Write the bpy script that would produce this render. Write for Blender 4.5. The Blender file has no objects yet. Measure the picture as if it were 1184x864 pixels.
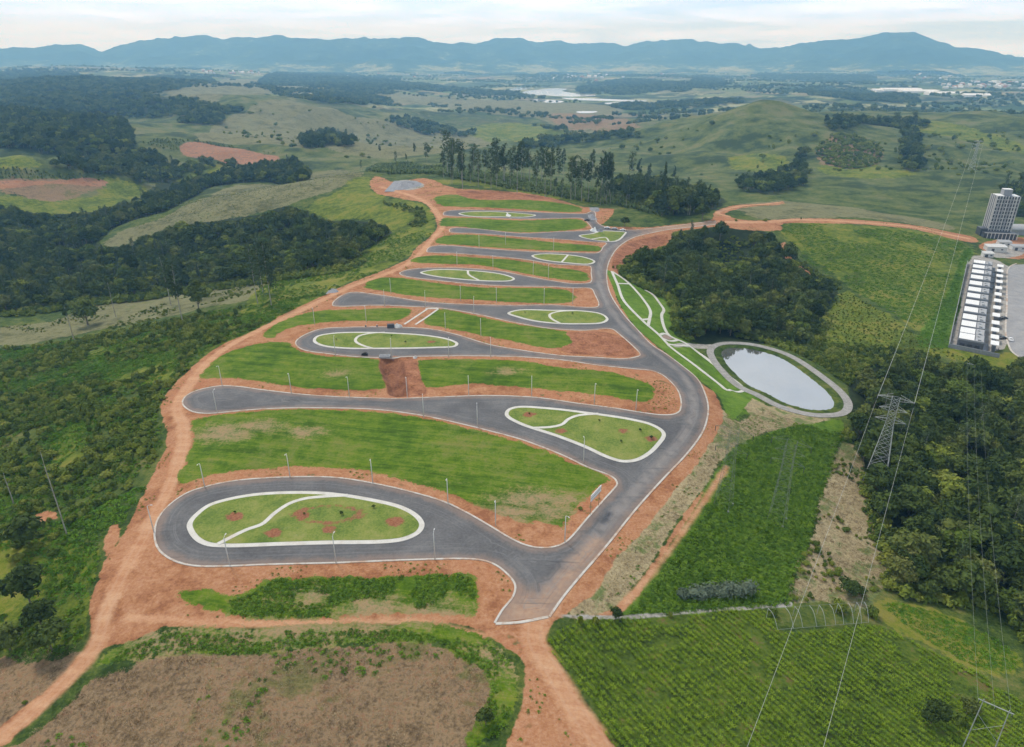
import bpy, bmesh, math, random
import numpy as np
from mathutils import Vector, Matrix
from mathutils.geometry import delaunay_2d_cdt
random.seed(7); rng = np.random.default_rng(7)
PI = math.pi
scene = bpy.context.scene
COL = scene.collection

# ------------------------------------------------------------------ camera model (photo pixels 1184 x 864)
H = 115.0; FPX = 800.0; PITCH = math.radians(24.8)
CP, SP = math.cos(PITCH), math.sin(PITCH)
def ray(px, py):
    px = np.asarray(px, float); py = np.asarray(py, float)
    rx = (px - 592) / FPX; up = (432 - py) / FPX
    fy = CP + up * SP; z = -SP + up * CP
    h = np.hypot(rx, fy)
    return np.arctan2(rx, fy), z / h            # azimuth (from +Y to +X), slope
def project(p):
    x, y, z = p[0], p[1], p[2] - H
    d = y * CP - z * SP
    return 592 + FPX * x / d, 432 - FPX * (y * SP + z * CP) / d, d

# ------------------------------------------------------------------ noise
def _hash(ix, iy, seed):
    h = (ix.astype(np.int64) * 374761393 + iy.astype(np.int64) * 668265263 + seed * 974634777) & 0xffffffff
    h = ((h ^ (h >> 13)) * 1274126177) & 0xffffffff
    return ((h ^ (h >> 16)) & 0xffff) / 65535.0
def vnoise(x, y, seed=0):
    ix = np.floor(x); iy = np.floor(y); fx = x - ix; fy = y - iy
    fx = fx * fx * fx * (fx * (fx * 6 - 15) + 10); fy = fy * fy * fy * (fy * (fy * 6 - 15) + 10)
    a = _hash(ix, iy, seed); b = _hash(ix + 1, iy, seed); c = _hash(ix, iy + 1, seed); d = _hash(ix + 1, iy + 1, seed)
    return (a + (b - a) * fx) * (1 - fy) + (c + (d - c) * fx) * fy - 0.5
def fbm(x, y, wl, octv=3, seed=0):
    s = 0; a = 1.0
    for k in range(octv):
        s = s + a * vnoise(x / wl + 17.3 * k, y / wl - 9.1 * k, seed + k); a *= 0.5; wl *= 0.5
    return s

# ------------------------------------------------------------------ terrain: a height field steered by control points
Zc = [  # (px, py, z)
 (180,620,0),(390,650,0),(570,720,0),(640,700,0),(750,530,0),(815,470,0),(740,400,0),(690,340,0),(700,290,0),(828,258,-1),
 (250,460,0),(400,465,0),(600,480,0),(350,390,0),(500,400,0),(400,345,0),(600,365,0),(480,316,0),(600,325,0),(500,289,0),
 (640,300,0),(520,267,0),(600,272,0),(515,247,0),(600,248,0),(680,250,0),(470,215,0),(300,560,0),(300,510,.8),(500,530,.6),(640,560,0),
 (300,800,-2),(100,840,-4),(620,850,-1),(900,820,-5),(1150,840,-9),(700,780,-2),(1000,700,-9),(450,790,-2),(450,860,-3),
 (150,660,-.5),(160,600,-.5),(195,480,-.5),(240,420,-.5),(310,378,-.5),(400,330,0),(460,308,0),
 (100,560,-8),(20,560,-14),(60,470,-18),(20,400,-30),(130,420,-14),(200,370,-16),(300,340,-8),(0,640,-10),(50,700,-6),(0,800,-6),
 (50,350,-42),(150,300,-44),(50,285,-47),(250,300,-36),(350,275,-26),(420,275,-14),(430,300,-7),(430,240,-4),(480,245,-1),
 (400,205,-2),(330,220,-8),(250,240,-18),(160,264,-32),(120,287,-42),(200,232,-46),(300,204,-40),(375,188,-30),
 (60,226,-32),(150,218,-38),(0,203,-25),(60,195,-22),(250,178,-30),(300,183,-30),(220,200,-42),
 (450,200,-4),(560,215,0),(700,228,-3),(730,240,-4),(600,170,-55),
 (835,485,-1),(866,455,-8),(845,492,-3),(900,440,-10),(850,410,-10),(960,465,-10),(750,360,-3),(770,390,-5),(720,330,-2.5),(800,398,-8),
 (830,320,-20),(870,370,-18),(800,290,-13),(900,330,-20),(930,400,-16),(884,257,-3),(985,256,-8),(1061,263,-14),(1125,277,-20),
 (950,290,-13),(1050,320,-20),(1100,380,-20),(1000,370,-20),(1150,275,-20),(1130,300,-19),(1130,400,-19),(1175,350,-19),(1180,410,-19),
 (820,600,-3),(900,560,-8),(860,660,-5),(800,690,-4),(960,505,-11),(960,600,-11),(980,660,-10),(1080,450,-21),(1080,560,-18),(1150,520,-23),
 (1150,640,-17),(1100,690,-13),(1180,740,-13),(730,640,-1),(780,560,-1),
 (900,217,-30),(1000,232,-30),(1100,238,-30),(800,225,-28),(920,240,-14),
]
Dc = [  # (px, py, horizontal distance)
 (880,123,1500),(760,160,1450),(820,138,1480),(950,137,1520),(700,172,1400),(640,186,1200),(850,195,1080),(770,200,1050),
 (1000,142,1600),(1060,142,1600),(1130,150,1550),(1184,138,1650),(1050,190,1150),(1150,195,1120),(880,150,1330),(960,175,1200),
 (900,113,3200),(820,120,3000),(600,160,1700),(680,150,2000),(560,148,2150),(500,168,1750),(440,162,1850),
 (310,118,2000),(250,129,1900),(400,137,2000),(455,148,2000),(330,160,1600),(230,158,1450),(310,140,1850),
 (60,92,3600),(150,112,2600),(50,132,1800),(150,142,1900),(0,152,1500),(100,170,1200),(20,180,1050),(240,104,3000),
 (300,94,5000),(500,121,3200),(670,109,4200),(750,121,3200),(900,100,4800),(1100,106,4300),(1100,128,3000),
 (600,95,6000),(600,85,9000),(300,84,8500),(900,86,8500),(1150,90,7500),(50,78,7500),
]
pr, pa, pz = [], [], []
for x, y, z in Zc:
    a, s = ray(x, y); r = (z - H) / s; pr.append(r); pa.append(a); pz.append(z)
for x, y, r in Dc:
    a, s = ray(x, y); pr.append(r); pa.append(a); pz.append(H + s * r)
for deg in (-60, -48, 48, 60, 100, -100, 140, -140, 179):
    for r, z in ((60,-6),(140,-10),(300,-22),(700,-30),(1500,-40),(4000,-70),(9000,-90),(16000,-90)):
        if abs(deg) <= 50 and r < 300: continue
        pr.append(r); pa.append(math.radians(deg)); pz.append(z)
for deg in (-30, -15, 0, 15, 30):
    pr.append(16000); pa.append(math.radians(deg)); pz.append(-95)
    pr.append(70); pa.append(math.radians(deg)); pz.append(-3)
    pr.append(30); pa.append(math.radians(deg)); pz.append(-4)
pr, pa, pz = map(np.array, (pr, pa, pz))
U = np.log(pr)
def tps(d2): return np.where(d2 > 1e-12, 0.5 * d2 * np.log(d2 + 1e-20), 0)
n = len(pz)
K = tps((U[:, None] - U) ** 2 + (pa[:, None] - pa) ** 2) + np.eye(n) * 2e-4
Pm = np.stack([np.ones(n), U, pa], 1)
sol = np.linalg.solve(np.block([[K, Pm], [Pm.T, np.zeros((3, 3))]]), np.concatenate([pz, np.zeros(3)]))
# polar grid
rs = [4, 10, 18, 28, 40, 52, 62]
while rs[-1] < 16500:
    r = rs[-1]; rs.append(r + (max(0.75, 0.0058 * r) if r < 2500 else 0.011 * r))
R = np.array(rs)
dense = np.arange(-51, 51.01, 0.135)
A = np.radians(np.concatenate([np.arange(-180, -51.5, 4.3), dense, np.arange(55, 180, 4.3)]))
NR, NA = len(R), len(A)
UU = np.log(R)
Z = np.zeros((NR, NA))
for j0 in range(0, NA, 40):
    aa = A[j0:j0 + 40]
    d2 = (UU[:, None, None] - U) ** 2 + (aa[None, :, None] - pa) ** 2
    Z[:, j0:j0 + 40] = tps(d2) @ sol[:n] + sol[n] + sol[n + 1] * UU[:, None] + sol[n + 2] * aa[None, :]
GX = R[:, None] * np.sin(A)[None, :]; GY = R[:, None] * np.cos(A)[None, :]

def hit1(px, py):
    a, s = ray(px, py); a = float(a); s = float(s)
    j = min(max(int(np.searchsorted(A, a)) - 1, 0), NA - 2); t = (a - A[j]) / (A[j + 1] - A[j])
    colz = Z[:, j] * (1 - t) + Z[:, j + 1] * t
    d = colz - (H + s * R); d[:5] = -1
    k = int(np.argmax(d >= 0))
    if d[k] < 0: r = R[-1] * .9
    else:
        q = d[k - 1] / (d[k - 1] - d[k]); r = R[k - 1] + q * (R[k] - R[k - 1])
    return r * math.sin(a), r * math.cos(a)
def P(pts): return np.array([hit1(x, y) for x, y in pts])
def on_plane(pts, z):
    o = []
    for x, y in pts:
        a, s = ray(x, y); r = (z - H) / s; o.append((r * math.sin(a), r * math.cos(a)))
    return np.array(o)
def TZ(x, y):
    x = np.asarray(x, float); y = np.asarray(y, float)
    r = np.hypot(x, y); a = np.arctan2(x, y)
    i = np.clip(np.searchsorted(R, r) - 1, 0, NR - 2); j = np.clip(np.searchsorted(A, a) - 1, 0, NA - 2)
    u = np.clip((r - R[i]) / (R[i + 1] - R[i]), 0, 1); v = np.clip((a - A[j]) / (A[j + 1] - A[j]), 0, 1)
    return (Z[i, j] * (1 - v) + Z[i, j + 1] * v) * (1 - u) + (Z[i + 1, j] * (1 - v) + Z[i + 1, j + 1] * v) * u
def smooth(pts, closed=True, sub=4):
    pts = np.asarray(pts, float); m = len(pts); o = []
    rng_ = range(m) if closed else range(m - 1)
    for i in rng_:
        if closed: p0, p1, p2, p3 = pts[(i - 1) % m], pts[i], pts[(i + 1) % m], pts[(i + 2) % m]
        else: p0, p1, p2, p3 = pts[max(i - 1, 0)], pts[i], pts[i + 1], pts[min(i + 2, m - 1)]
        # centripetal parametrisation keeps tight corners clean
        if np.linalg.norm(p1 - p0) < 1e-4: p0 = 2 * p1 - p2
        if np.linalg.norm(p3 - p2) < 1e-4: p3 = 2 * p2 - p1
        t1 = max(np.linalg.norm(p1 - p0), 1e-4) ** .5; t2 = t1 + max(np.linalg.norm(p2 - p1), 1e-4) ** .5; t3 = t2 + max(np.linalg.norm(p3 - p2), 1e-4) ** .5
        for k in range(sub):
            t = t1 + (t2 - t1) * k / sub
            a1 = p0 * (t1 - t) / t1 + p1 * t / t1
            a2 = p1 * (t2 - t) / (t2 - t1) + p2 * (t - t1) / (t2 - t1)
            a3 = p2 * (t3 - t) / (t3 - t2) + p3 * (t - t2) / (t3 - t2)
            b1 = a1 * (t2 - t) / t2 + a2 * t / t2
            b2 = a2 * (t3 - t) / (t3 - t1) + a3 * (t - t1) / (t3 - t1)
            o.append(b1 * (t2 - t) / (t2 - t1) + b2 * (t - t1) / (t2 - t1))
    if not closed: o.append(pts[-1])
    return np.array(o)
def resample(pts, step, closed=True):
    pts = np.asarray(pts, float)
    if closed: pts = np.vstack([pts, pts[:1]])
    L = np.concatenate([[0], np.cumsum(np.linalg.norm(np.diff(pts, axis=0), axis=1))])
    m = max(4, int(round(L[-1] / step)))
    t = np.linspace(0, L[-1], m + 1)
    o = np.stack([np.interp(t, L, pts[:, 0]), np.interp(t, L, pts[:, 1])], 1)
    return o[:-1] if closed else o
def inside(poly, x, y):
    c = np.zeros(len(x), bool); m = len(poly)
    for i in range(m):
        x1, y1 = poly[i]; x2, y2 = poly[(i + 1) % m]
        if y1 == y2: continue
        w = (y1 > y) != (y2 > y)
        c ^= w & (x < (x2 - x1) * (y - y1) / (y2 - y1) + x1)
    return c
def segdist(poly, x, y, closed=True):
    d = np.full(len(x), 1e18); m = len(poly)
    for i in range(m if closed else m - 1):
        x1, y1 = poly[i]; x2, y2 = poly[(i + 1) % m]
        dx, dy = x2 - x1, y2 - y1; L = dx * dx + dy * dy + 1e-9
        t = np.clip(((x - x1) * dx + (y - y1) * dy) / L, 0, 1)
        d = np.minimum(d, (x - x1 - t * dx) ** 2 + (y - y1 - t * dy) ** 2)
    return np.sqrt(d)
def sdf_poly(poly, x, y, margin):
    """signed distance (positive inside) where within margin of the polygon's box, else -margin"""
    out = np.full(len(x), -float(margin))
    lo = poly.min(0) - margin; hi = poly.max(0) + margin
    k = np.nonzero((x > lo[0]) & (x < hi[0]) & (y > lo[1]) & (y < hi[1]))[0]
    if len(k):
        d = segdist(poly, x[k], y[k]); s = np.where(inside(poly, x[k], y[k]), d, -d)
        out[k] = np.maximum(s, -margin)
    return out

PLATEAU = [(0,838),(53,799),(101,746),(102,714),(106,687),(128,637),(136,630),(160,581),(186,533),(194,512),(186,474),(192,456),(226,421),
 (253,400),(300,380),(325,365),(384,337),(414,324),(452,309),(472,299),(482,286),(503,268),(504,255),(498,242),(488,234),(470,231),(437,224),
 (428,215),(434,204),(444,206),(457,211),(490,206),(528,218),(600,222.5),(650,232),(672,239),(687,240),(693,241),(708,242),(703,254),(695,261),
 (712,262),(740,263),(777,260),(822,255),(825,247),(833,242),(853,237),(905,232.5),(905,236),(870,239),(845,244),(840,249),(855,254),(884,255),
 (922,252.5),(985,254),(1061,261),(1100,269),(1127,275),(1124,281),(1061,266),(985,259),(905,259),(905,266),(860,266),(828,262),(790,267),
 (775,270),(774,280),(752,286),(727,294),(714,308),(708,320),(712,342),(725,366),(745,388),(765,405),(786,419),(813,445),(826,453),(836,477),
 (832,492),(815,522),(796,549),(765,587),(739,619),(720,638),(685,687),(653,712),(634,728),(632,748),(650,785),(680,835),(700,870),(585,870),
 (598,832),(608,795),(603,762),(590,750),(555,731),(513,720),(406,719),(300,724),(250,728),(190,726),(150,745),(114,752),(80,791),(40,831),(0,864)]
plat_w = smooth(P(PLATEAU), True, 3)
gx, gy = GX.ravel(), GY.ravel()
sd_plat = sdf_poly(plat_w, gx, gy, 60).reshape(NR, NA)
out_m = np.clip((-sd_plat - 1) / 25, 0, 1)
far1 = np.clip((R - 600) / 600, 0, 1)[:, None]; far2 = np.clip((R - 2600) / 1500, 0, 1)[:, None]
Z += out_m * (0.9 * fbm(GX, GY, 22, 2, 1) + 3.0 * fbm(GX, GY, 75, 2, 5) * np.clip((R - 100) / 250, 0, 1)[:, None])
Z += far1 * (1 - .4 * far2) * (11 * fbm(GX, GY, 420, 3, 9) + 13 * (.5 - 2 * np.abs(fbm(GX, GY, 210, 3, 21))))
Z += far2 * 30 * fbm(GX, GY, 1400, 2, 31)
ha_, hs_ = ray(884, 150); hcx, hcy = 1470 * math.sin(float(ha_)), 1470 * math.cos(float(ha_))
hq = ((GX - hcx) / 165) ** 2 + ((GY - hcy) / 210) ** 2; Z += 19 * np.exp(-hq) - 10 * np.exp(-hq / 4.5)
POND = [(834,408),(838,404),(845,402.5),(866,403.5),(884,407.5),(900,413),(911,418.6),(937,437),(958,455),(964.5,466),(961,473),(950,474.5),(937,474),(911,467.5),(884,454),(866,446),(847,429),(838,418)]
pond_w = smooth(on_plane(POND, -10), True, 4)
LAKES = [[(588,103),(600,101.5),(612,102),(606,104),(594,104.5)],[(604,106.5),(620,104),(640,102.3),(655,103),(650,105.5),(664,108),(690,110.5),(660,112),(630,110.5),(612,109.3)],
 [(612,115.3),(640,116),(652,118),(640,119.2),(615,117)],[(650,113.2),(690,114.2),(720,115.5),(748,116.5),(735,118),(700,117),(665,115.8)],[(700,119),(716,118.7),(712,120.3),(703,120.6)],[(668,129),(690,129),(684,131),(670,131)],[(1000,112),(1012,111.6),(1008,113),(1001,113.2)]]
LAKE_Z = -86.0
lakes_w = [smooth(on_plane(l, LAKE_Z), True, 3) for l in LAKES]
def flatten(poly, lvl, deep, rim, fade):
    global Z
    s = sdf_poly(poly, gx, gy, rim + fade + 1).reshape(NR, NA)
    tgt = np.where(s > 0, lvl - deep * np.clip(s / max(2.0, rim * .3), 0, 1), lvl + .35)
    w = np.clip((s + rim + fade) / fade, 0, 1); w = w * w * (3 - 2 * w)
    Z = Z * (1 - w) + tgt * w
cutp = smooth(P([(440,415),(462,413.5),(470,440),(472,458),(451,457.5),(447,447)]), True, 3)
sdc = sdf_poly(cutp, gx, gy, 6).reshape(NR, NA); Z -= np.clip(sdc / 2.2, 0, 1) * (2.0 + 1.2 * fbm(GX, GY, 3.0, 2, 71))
flatten(pond_w, -10.0, 1.2, 8, 9)
for lw in lakes_w: flatten(lw, LAKE_Z, 3, 60, 400)

# ------------------------------------------------------------------ land cover: signed distances to traced outlines, one attribute per kind of ground
LAND = {
 'dullgrass': [
  [(440,105),(520,112),(640,118),(700,122),(720,130),(640,136),(560,130),(480,120),(430,118)],
  [(120,283),(140,268),(170,258),(200,246),(245,225),(275,214),(330,213),(365,200),(400,196),(420,205),(405,212),(380,222),(345,232),(330,238),(300,247),(230,258),(190,272),(150,284)],
  [(230,165),(255,140),(300,119),(340,116),(400,133),(460,143),(520,152),(560,158),(560,170),(480,180),(400,178),(330,168),(250,165)],
  [(190,108),(225,95),(300,92),(400,104),(440,112),(420,108),(330,106),(250,118),(210,112)],
  [(850,240),(900,232),(985,240),(1100,262),(1100,266),(1000,252),(880,254)],
  [(0,378),(60,372),(110,350),(220,338),(330,326),(300,345),(200,365),(100,385),(20,400),(0,400)],
  [(620,135),(690,138),(735,150),(700,157),(640,145)],
 ],
 'meadow': [
  [(215,425),(262,385),(330,350),(384,341),(300,379),(245,412)],[(110,402),(170,388),(205,400),(195,440),(150,452),(120,430)],[(0,640),(60,628),(112,640),(104,690),(98,738),(40,755),(0,752)],[(-30,590),(50,600),(70,622),(0,640)],[(60,500),(90,490),(100,520),(80,540)],
  [(310,330),(360,305),(400,308),(417,302),(420,288),(452,272),(440,258),(380,254),(355,240),(390,222),(410,205),(428,205),(428,216),(437,225),(470,232),(488,236),(498,244),(503,254),(502,267),(480,286),(470,298),(450,308),(380,336),(320,362),(290,372),(280,360)],
  [(190,200),(215,190),(290,192),(295,197),(250,206),(200,209)],
  [(0,178),(20,180),(48,188),(45,193),(20,194),(0,194)],
  [(0,226),(50,230),(120,225),(100,212),(130,206),(168,217),(150,232),(110,244),(60,247),(0,240)],
  [(500,210),(545,215),(600,222),(660,234),(690,238),(690,233),(640,222),(560,208)],
  [(905,258),(985,260),(1061,267),(1112,279),(1125,285),(1118,320),(1107,400),(1090,398),(1040,365),(1005,345),(978,330),(955,310),(925,290),(912,280)],
  [(945,375),(965,350),(980,335),(1000,350),(1040,372),(1085,400),(1184,410),(1184,425),(1130,420),(1080,410),(1040,405),(1000,400),(960,405),(925,410),(935,400)],
  [(845,182),(870,178),(908,182),(900,198),(850,196)],
  [(1080,140),(1130,150),(1184,170),(1184,178),(1100,158),(1040,146)],
  [(950,190),(1010,190),(1060,200),(1020,206),(960,203)],
  [(590,142),(640,150),(665,158),(620,165),(560,162),(540,150)],
  [(1020,697),(1070,704),(1137,730),(1180,760),(1178,773),(1140,776),(1081,747),(1025,720)],
 ],
 'cropland': [[(630,742),(650,727),(668,719),(712,715),(800,710),(880,705),(897,716),(899,732),(1004,724),(1022,726),(1070,750),(1123,774),(1153,796),(1200,822),(1200,900),(728,900),(689,822),(648,769)]],
 'lush': [
  [(708,708),(730,688),(762,641),(790,600),(813,568),(840,527),(862,510),(900,497),(920,491),(972,486),(967,530),(950,580),(935,635),(917,680),(914,699),(840,705),(760,711)],
  [(1060,400),(1085,360),(1100,330),(1115,290),(1125,285),(1118,320),(1107,402),(1085,402)],
  [(860,470),(872,455),(880,462),(862,480),(850,488)],
 ],
 'woodfloor': [
  [(0,240),(40,245),(75,247),(130,238),(175,222),(225,205),(330,183),(355,193),(350,210),(320,212),(250,215),(220,230),(190,245),(160,253),(130,265),(110,282),(140,285),(200,262),(300,248),(330,238),(350,245),(380,256),(440,258),(455,268),(450,275),(420,290),(415,303),(400,310),(330,320),(220,335),(150,345),(100,350),(30,362),(0,362)],
  [(770,272),(828,263),(884,268),(904,284),(922,299),(968,332),(960,352),(945,377),(930,402),(880,398),(798,394),(782,377),(777,347),(752,337),(722,316),(727,300),(777,287)],
  [(985,440),(1030,420),(1090,420),(1184,432),(1184,740),(1150,700),(1060,690),(1035,680),(1030,640),(1010,580),(985,500)],
  [(0,128),(60,125),(140,137),(150,150),(155,165),(150,185),(60,180),(30,172),(0,172)],
  [(0,85),(60,82),(130,92),(230,88),(250,96),(170,112),(250,122),(280,130),(130,132),(0,125)],
  [(700,215),(760,205),(800,215),(830,225),(835,238),(800,250),(760,247)],
 ],
 'fallow': [
  [(0,760),(40,765),(100,752),(80,791),(40,831),(0,860),(0,872),(520,872),(560,850),(570,800),(560,775),(530,758),(480,745),(380,748),(300,755),(200,755),(150,768),(114,780),(60,830),(0,870)],
  [(0,208),(60,207),(110,208),(125,213),(100,222),(60,233),(20,226),(0,222)],
  [(955,165),(1000,160),(1020,180),(990,195),(950,190)],
  [(640,131),(690,133),(740,148),(690,152),(650,146)],
 ],
 'drygrass': [
  [(100,402),(60,413.5),(29,429),(-20,453),(-20,457),(8,448),(30,432),(60,416.5),(99,404)],
  [(830,470),(852,487),(872,478),(900,468),(935,478),(960,484),(920,491),(900,496),(862,509),(840,525),(813,565),(780,608),(762,639),(728,686),(708,706),(660,716),(660,700),(700,640),(725,605),(760,565),(795,530),(820,495)],
  [(968,512),(990,516),(1000,545),(1012,580),(1025,620),(1030,668),(1005,690),(1000,702),(970,700),(950,694),(916,696),(914,668),(934,632),(948,575),(962,535)],
  [(820,425),(860,455),(900,474),(935,482),(920,488),(870,480),(845,455)],
 ],
 'soil': [PLATEAU,
  [(702,308),(712,295),(735,278),(775,270),(774,280),(752,288),(727,295),(716,310),(712,318)],
  [(0,210),(60,209),(110,207),(125,211),(108,216),(60,212),(0,219)],
  [(207,170),(225,164),(260,170),(318,180),(322,185),(290,190),(240,183),(215,180)],
  [(680,712),(708,706),(762,639),(780,611),(813,567),(808,580),(770,640),(735,690),(712,711)],
  [(1130,284),(1150,278),(1184,275),(1184,300),(1150,296)],

  [(128,608),(138,606),(134,630),(122,645)],[(60,590),(66,600),(30,604),(36,597)],
  [(900,283),(907,280),(912,292),(922,305),(940,318),(935,320),(915,305),(905,295)],
 ],
 'lot': [
  [(206,686),(235,680),(262,689),(300,693),(285,702),(255,706),(222,700)],
  [(222,487),(240,482),(300,475),(353,473.5),(420,475),(460,479),(500,485.5),(540,495),(600,511),(640,525),(668,538),(692,547),(703,556),(692,564),(668,585),(650,611),(640,608),(620,602),(613,606),(574,594),(553,586),(513,569),(473,557),(433,546),(380,541),(340,539),(300,542),(266,546),(240,550),(204,562),(213,538),(224,506)],
  [(232,437),(240,425),(262,408),(300,397),(330,396),(345,405),(380,412),(438,416),(445,449),(353,449),(300,441),(266,437)],
  [(484,417),(540,416),(600,417),(653,426),(706,430),(733,438),(754,446),(755,460),(744,465),(706,458.6),(653,452),(600,448),(540,444),(492,448)],
  [(304,387),(315,377),(358,361),(414,358),(475,357.5),(462,370),(409,371),(368,373.5),(333,380),(313,391)],
  [(508,358),(553,366),(600,375.5),(656,384),(667,389),(660,399),(640,403),(600,396),(553,387),(515,379),(490,373.5)],
  [(421,332),(432,323),(452,320.5),(503,327),(553,332.5),(600,333),(651,334.5),(662,339),(664,347),(651,350.5),(600,350),(553,347),(477,342),(439,336)],
  [(475,302.6),(482,297.5),(503,295.5),(553,298),(600,301.5),(638,309),(676,314.5),(678,325),(651,323.5),(600,315),(553,306.5),(515,305.5)],
  [(503,281),(510,274),(528,271.5),(600,276),(651,281.5),(694,285.5),(692,291),(651,290),(600,288),(553,285)],
  [(510,262),(511,253),(528,252),(600,255),(668,253.5),(679,262),(651,267),(600,268.5),(553,264.8),(528,262)],
  [(503,228),(528,225),(553,231),(600,231),(638,233.5),(671,240),(666,245.6),(600,242),(528,239),(510,238)],
  [(311,671),(353,667),(460,666),(508,663),(549,667),(547,713),(531,711),(433,710),(380,715),(300,716.5),(266,711),(250,700),(282,686)],
  [(300,726),(406,720.5),(513,722),(556,733),(590,762),(596,794),(587,836),(566,855),(540,866),(545,840),(568,800),(566,783),(534,762),(500,742),(380,748),(300,756),(200,757),(114,768),(130,750),(186,729)],
  [(820,430),(836,444),(855,462),(866,458),(858,474),(846,487),(838,474),(829,456)],
 ],
 'cut': [[(440,415),(460,413.5),(479,414),(484,425),(488,440),(493,456),(470,459),(451,457.5),(447,447)],[(655,384),(668,384),(700,384),(722,392),(734,404),(735,412),(700,412),(655,408),(648,403),(662,396)],[(716,288),(735,278),(770,271),(772,279),(752,288),(727,297),(716,310),(708,312)],[(528,221),(600,223.5),(640,230),(600,231),(545,230)]],
 'lawn': [
  [(702,312),(712,317),(745,335),(780,349),(780,367),(793,392),(800,398),(830,425),(862,448),(870,457),(859,474),(846,486),(838,474),(829,456),(786,421),(757,397),(735,378),(717,352),(708,330)],
 ],
 'gravel': [
  [(1138,287),(1150,281),(1165,279),(1168,286),(1184,284),(1184,294),(1150,298)],
  [(456,211),(470,208),(486,211),(490,216),(475,220),(460,218)],
  [(778,398),(800,397),(826,399),(826,402),(800,402),(780,401)],
  [(722,712),(760,709.5),(820,704),(890,699),(915,696),(915,700),(890,703),(820,707.5),(760,713),(722,715)],
  [(640,713),(650,711),(700,712),(722,712),(722,715),(690,716)],
  [(1125,296),(1136,296),(1165,308),(1160,404),(1104,404),(1110,360)],
 ],
}
TRACKS = [  # pale, packed wheel tracks on the bare earth: centre line, half width in metres
 ([(0,854),(60,803),(108,750),(125,700),(150,650),(182,590),(205,540),(213,500),(205,470),(230,430),(262,402),(320,372),(400,334),(470,306),(500,276),(512,262),(500,240),(480,228),(440,216)], 2.2),
 ([(700,868),(665,820),(635,770),(618,740),(622,716),(640,690),(670,650)], 2.6),
 ([(560,735),(470,720),(380,720),(300,722),(220,718),(150,715)], 1.1),
 ([(828,258),(884,257),(922,254),(985,256.5),(1061,263.5),(1120,276)], 2.6),
 ([(842,250),(830,247),(836,243),(853,239),(900,234)], 2.2),
 ([(840,540),(800,600),(760,655),(720,700)], 0.8),
]
LW = {k: [smooth(P(p), True, 3) for p in v] for k, v in LAND.items()}
SD = {}
far_px = np.maximum(1.0, np.hypot(gx, gy) / 350)
for k, polys in LW.items():
    acc = np.full(len(gx), -30.0)
    for w in polys:
        big = max(np.ptp(w[:, 0]), np.ptp(w[:, 1])) > 1500
        s = sdf_poly(w, gx, gy, 30 if not big else 120) / (far_px if True else 1)
        acc = np.maximum(acc, s)
    SD[k] = acc
acc = np.full(len(gx), -30.0)
for pts, hw in TRACKS:
    w = smooth(P(pts), False, 4)
    lo = w.min(0) - 12; hi = w.max(0) + 12
    kk = np.nonzero((gx > lo[0]) & (gx < hi[0]) & (gy > lo[1]) & (gy < hi[1]))[0]
    acc[kk] = np.maximum(acc[kk], hw - segdist(w, gx[kk], gy[kk], False))
SD['track'] = acc
SD['cutshade'] = np.maximum(-30, sdf_poly(cutp, gx, gy, 20))
# bare spots worn in the grass
BARE = [(612,578,8),(632,590,7),(350,500,5),(262,500,9),(300,493,7),(390,432,3),(585,430,3),(590,592,7),(640,580,5),(360,690,4),(430,703,6),(500,708,5),(282,734,6),(332,732,6),(378,732,5),(423,729,5),(190,741,8),(590,760,6)]
acc = np.full(len(gx), -30.0)
for x, y, rad in BARE:
    c = P([(x, y)])[0]; acc = np.maximum(acc, rad * .55 - np.hypot((gx - c[0]) * .55, gy - c[1]))
SD['bare'] = acc

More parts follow.
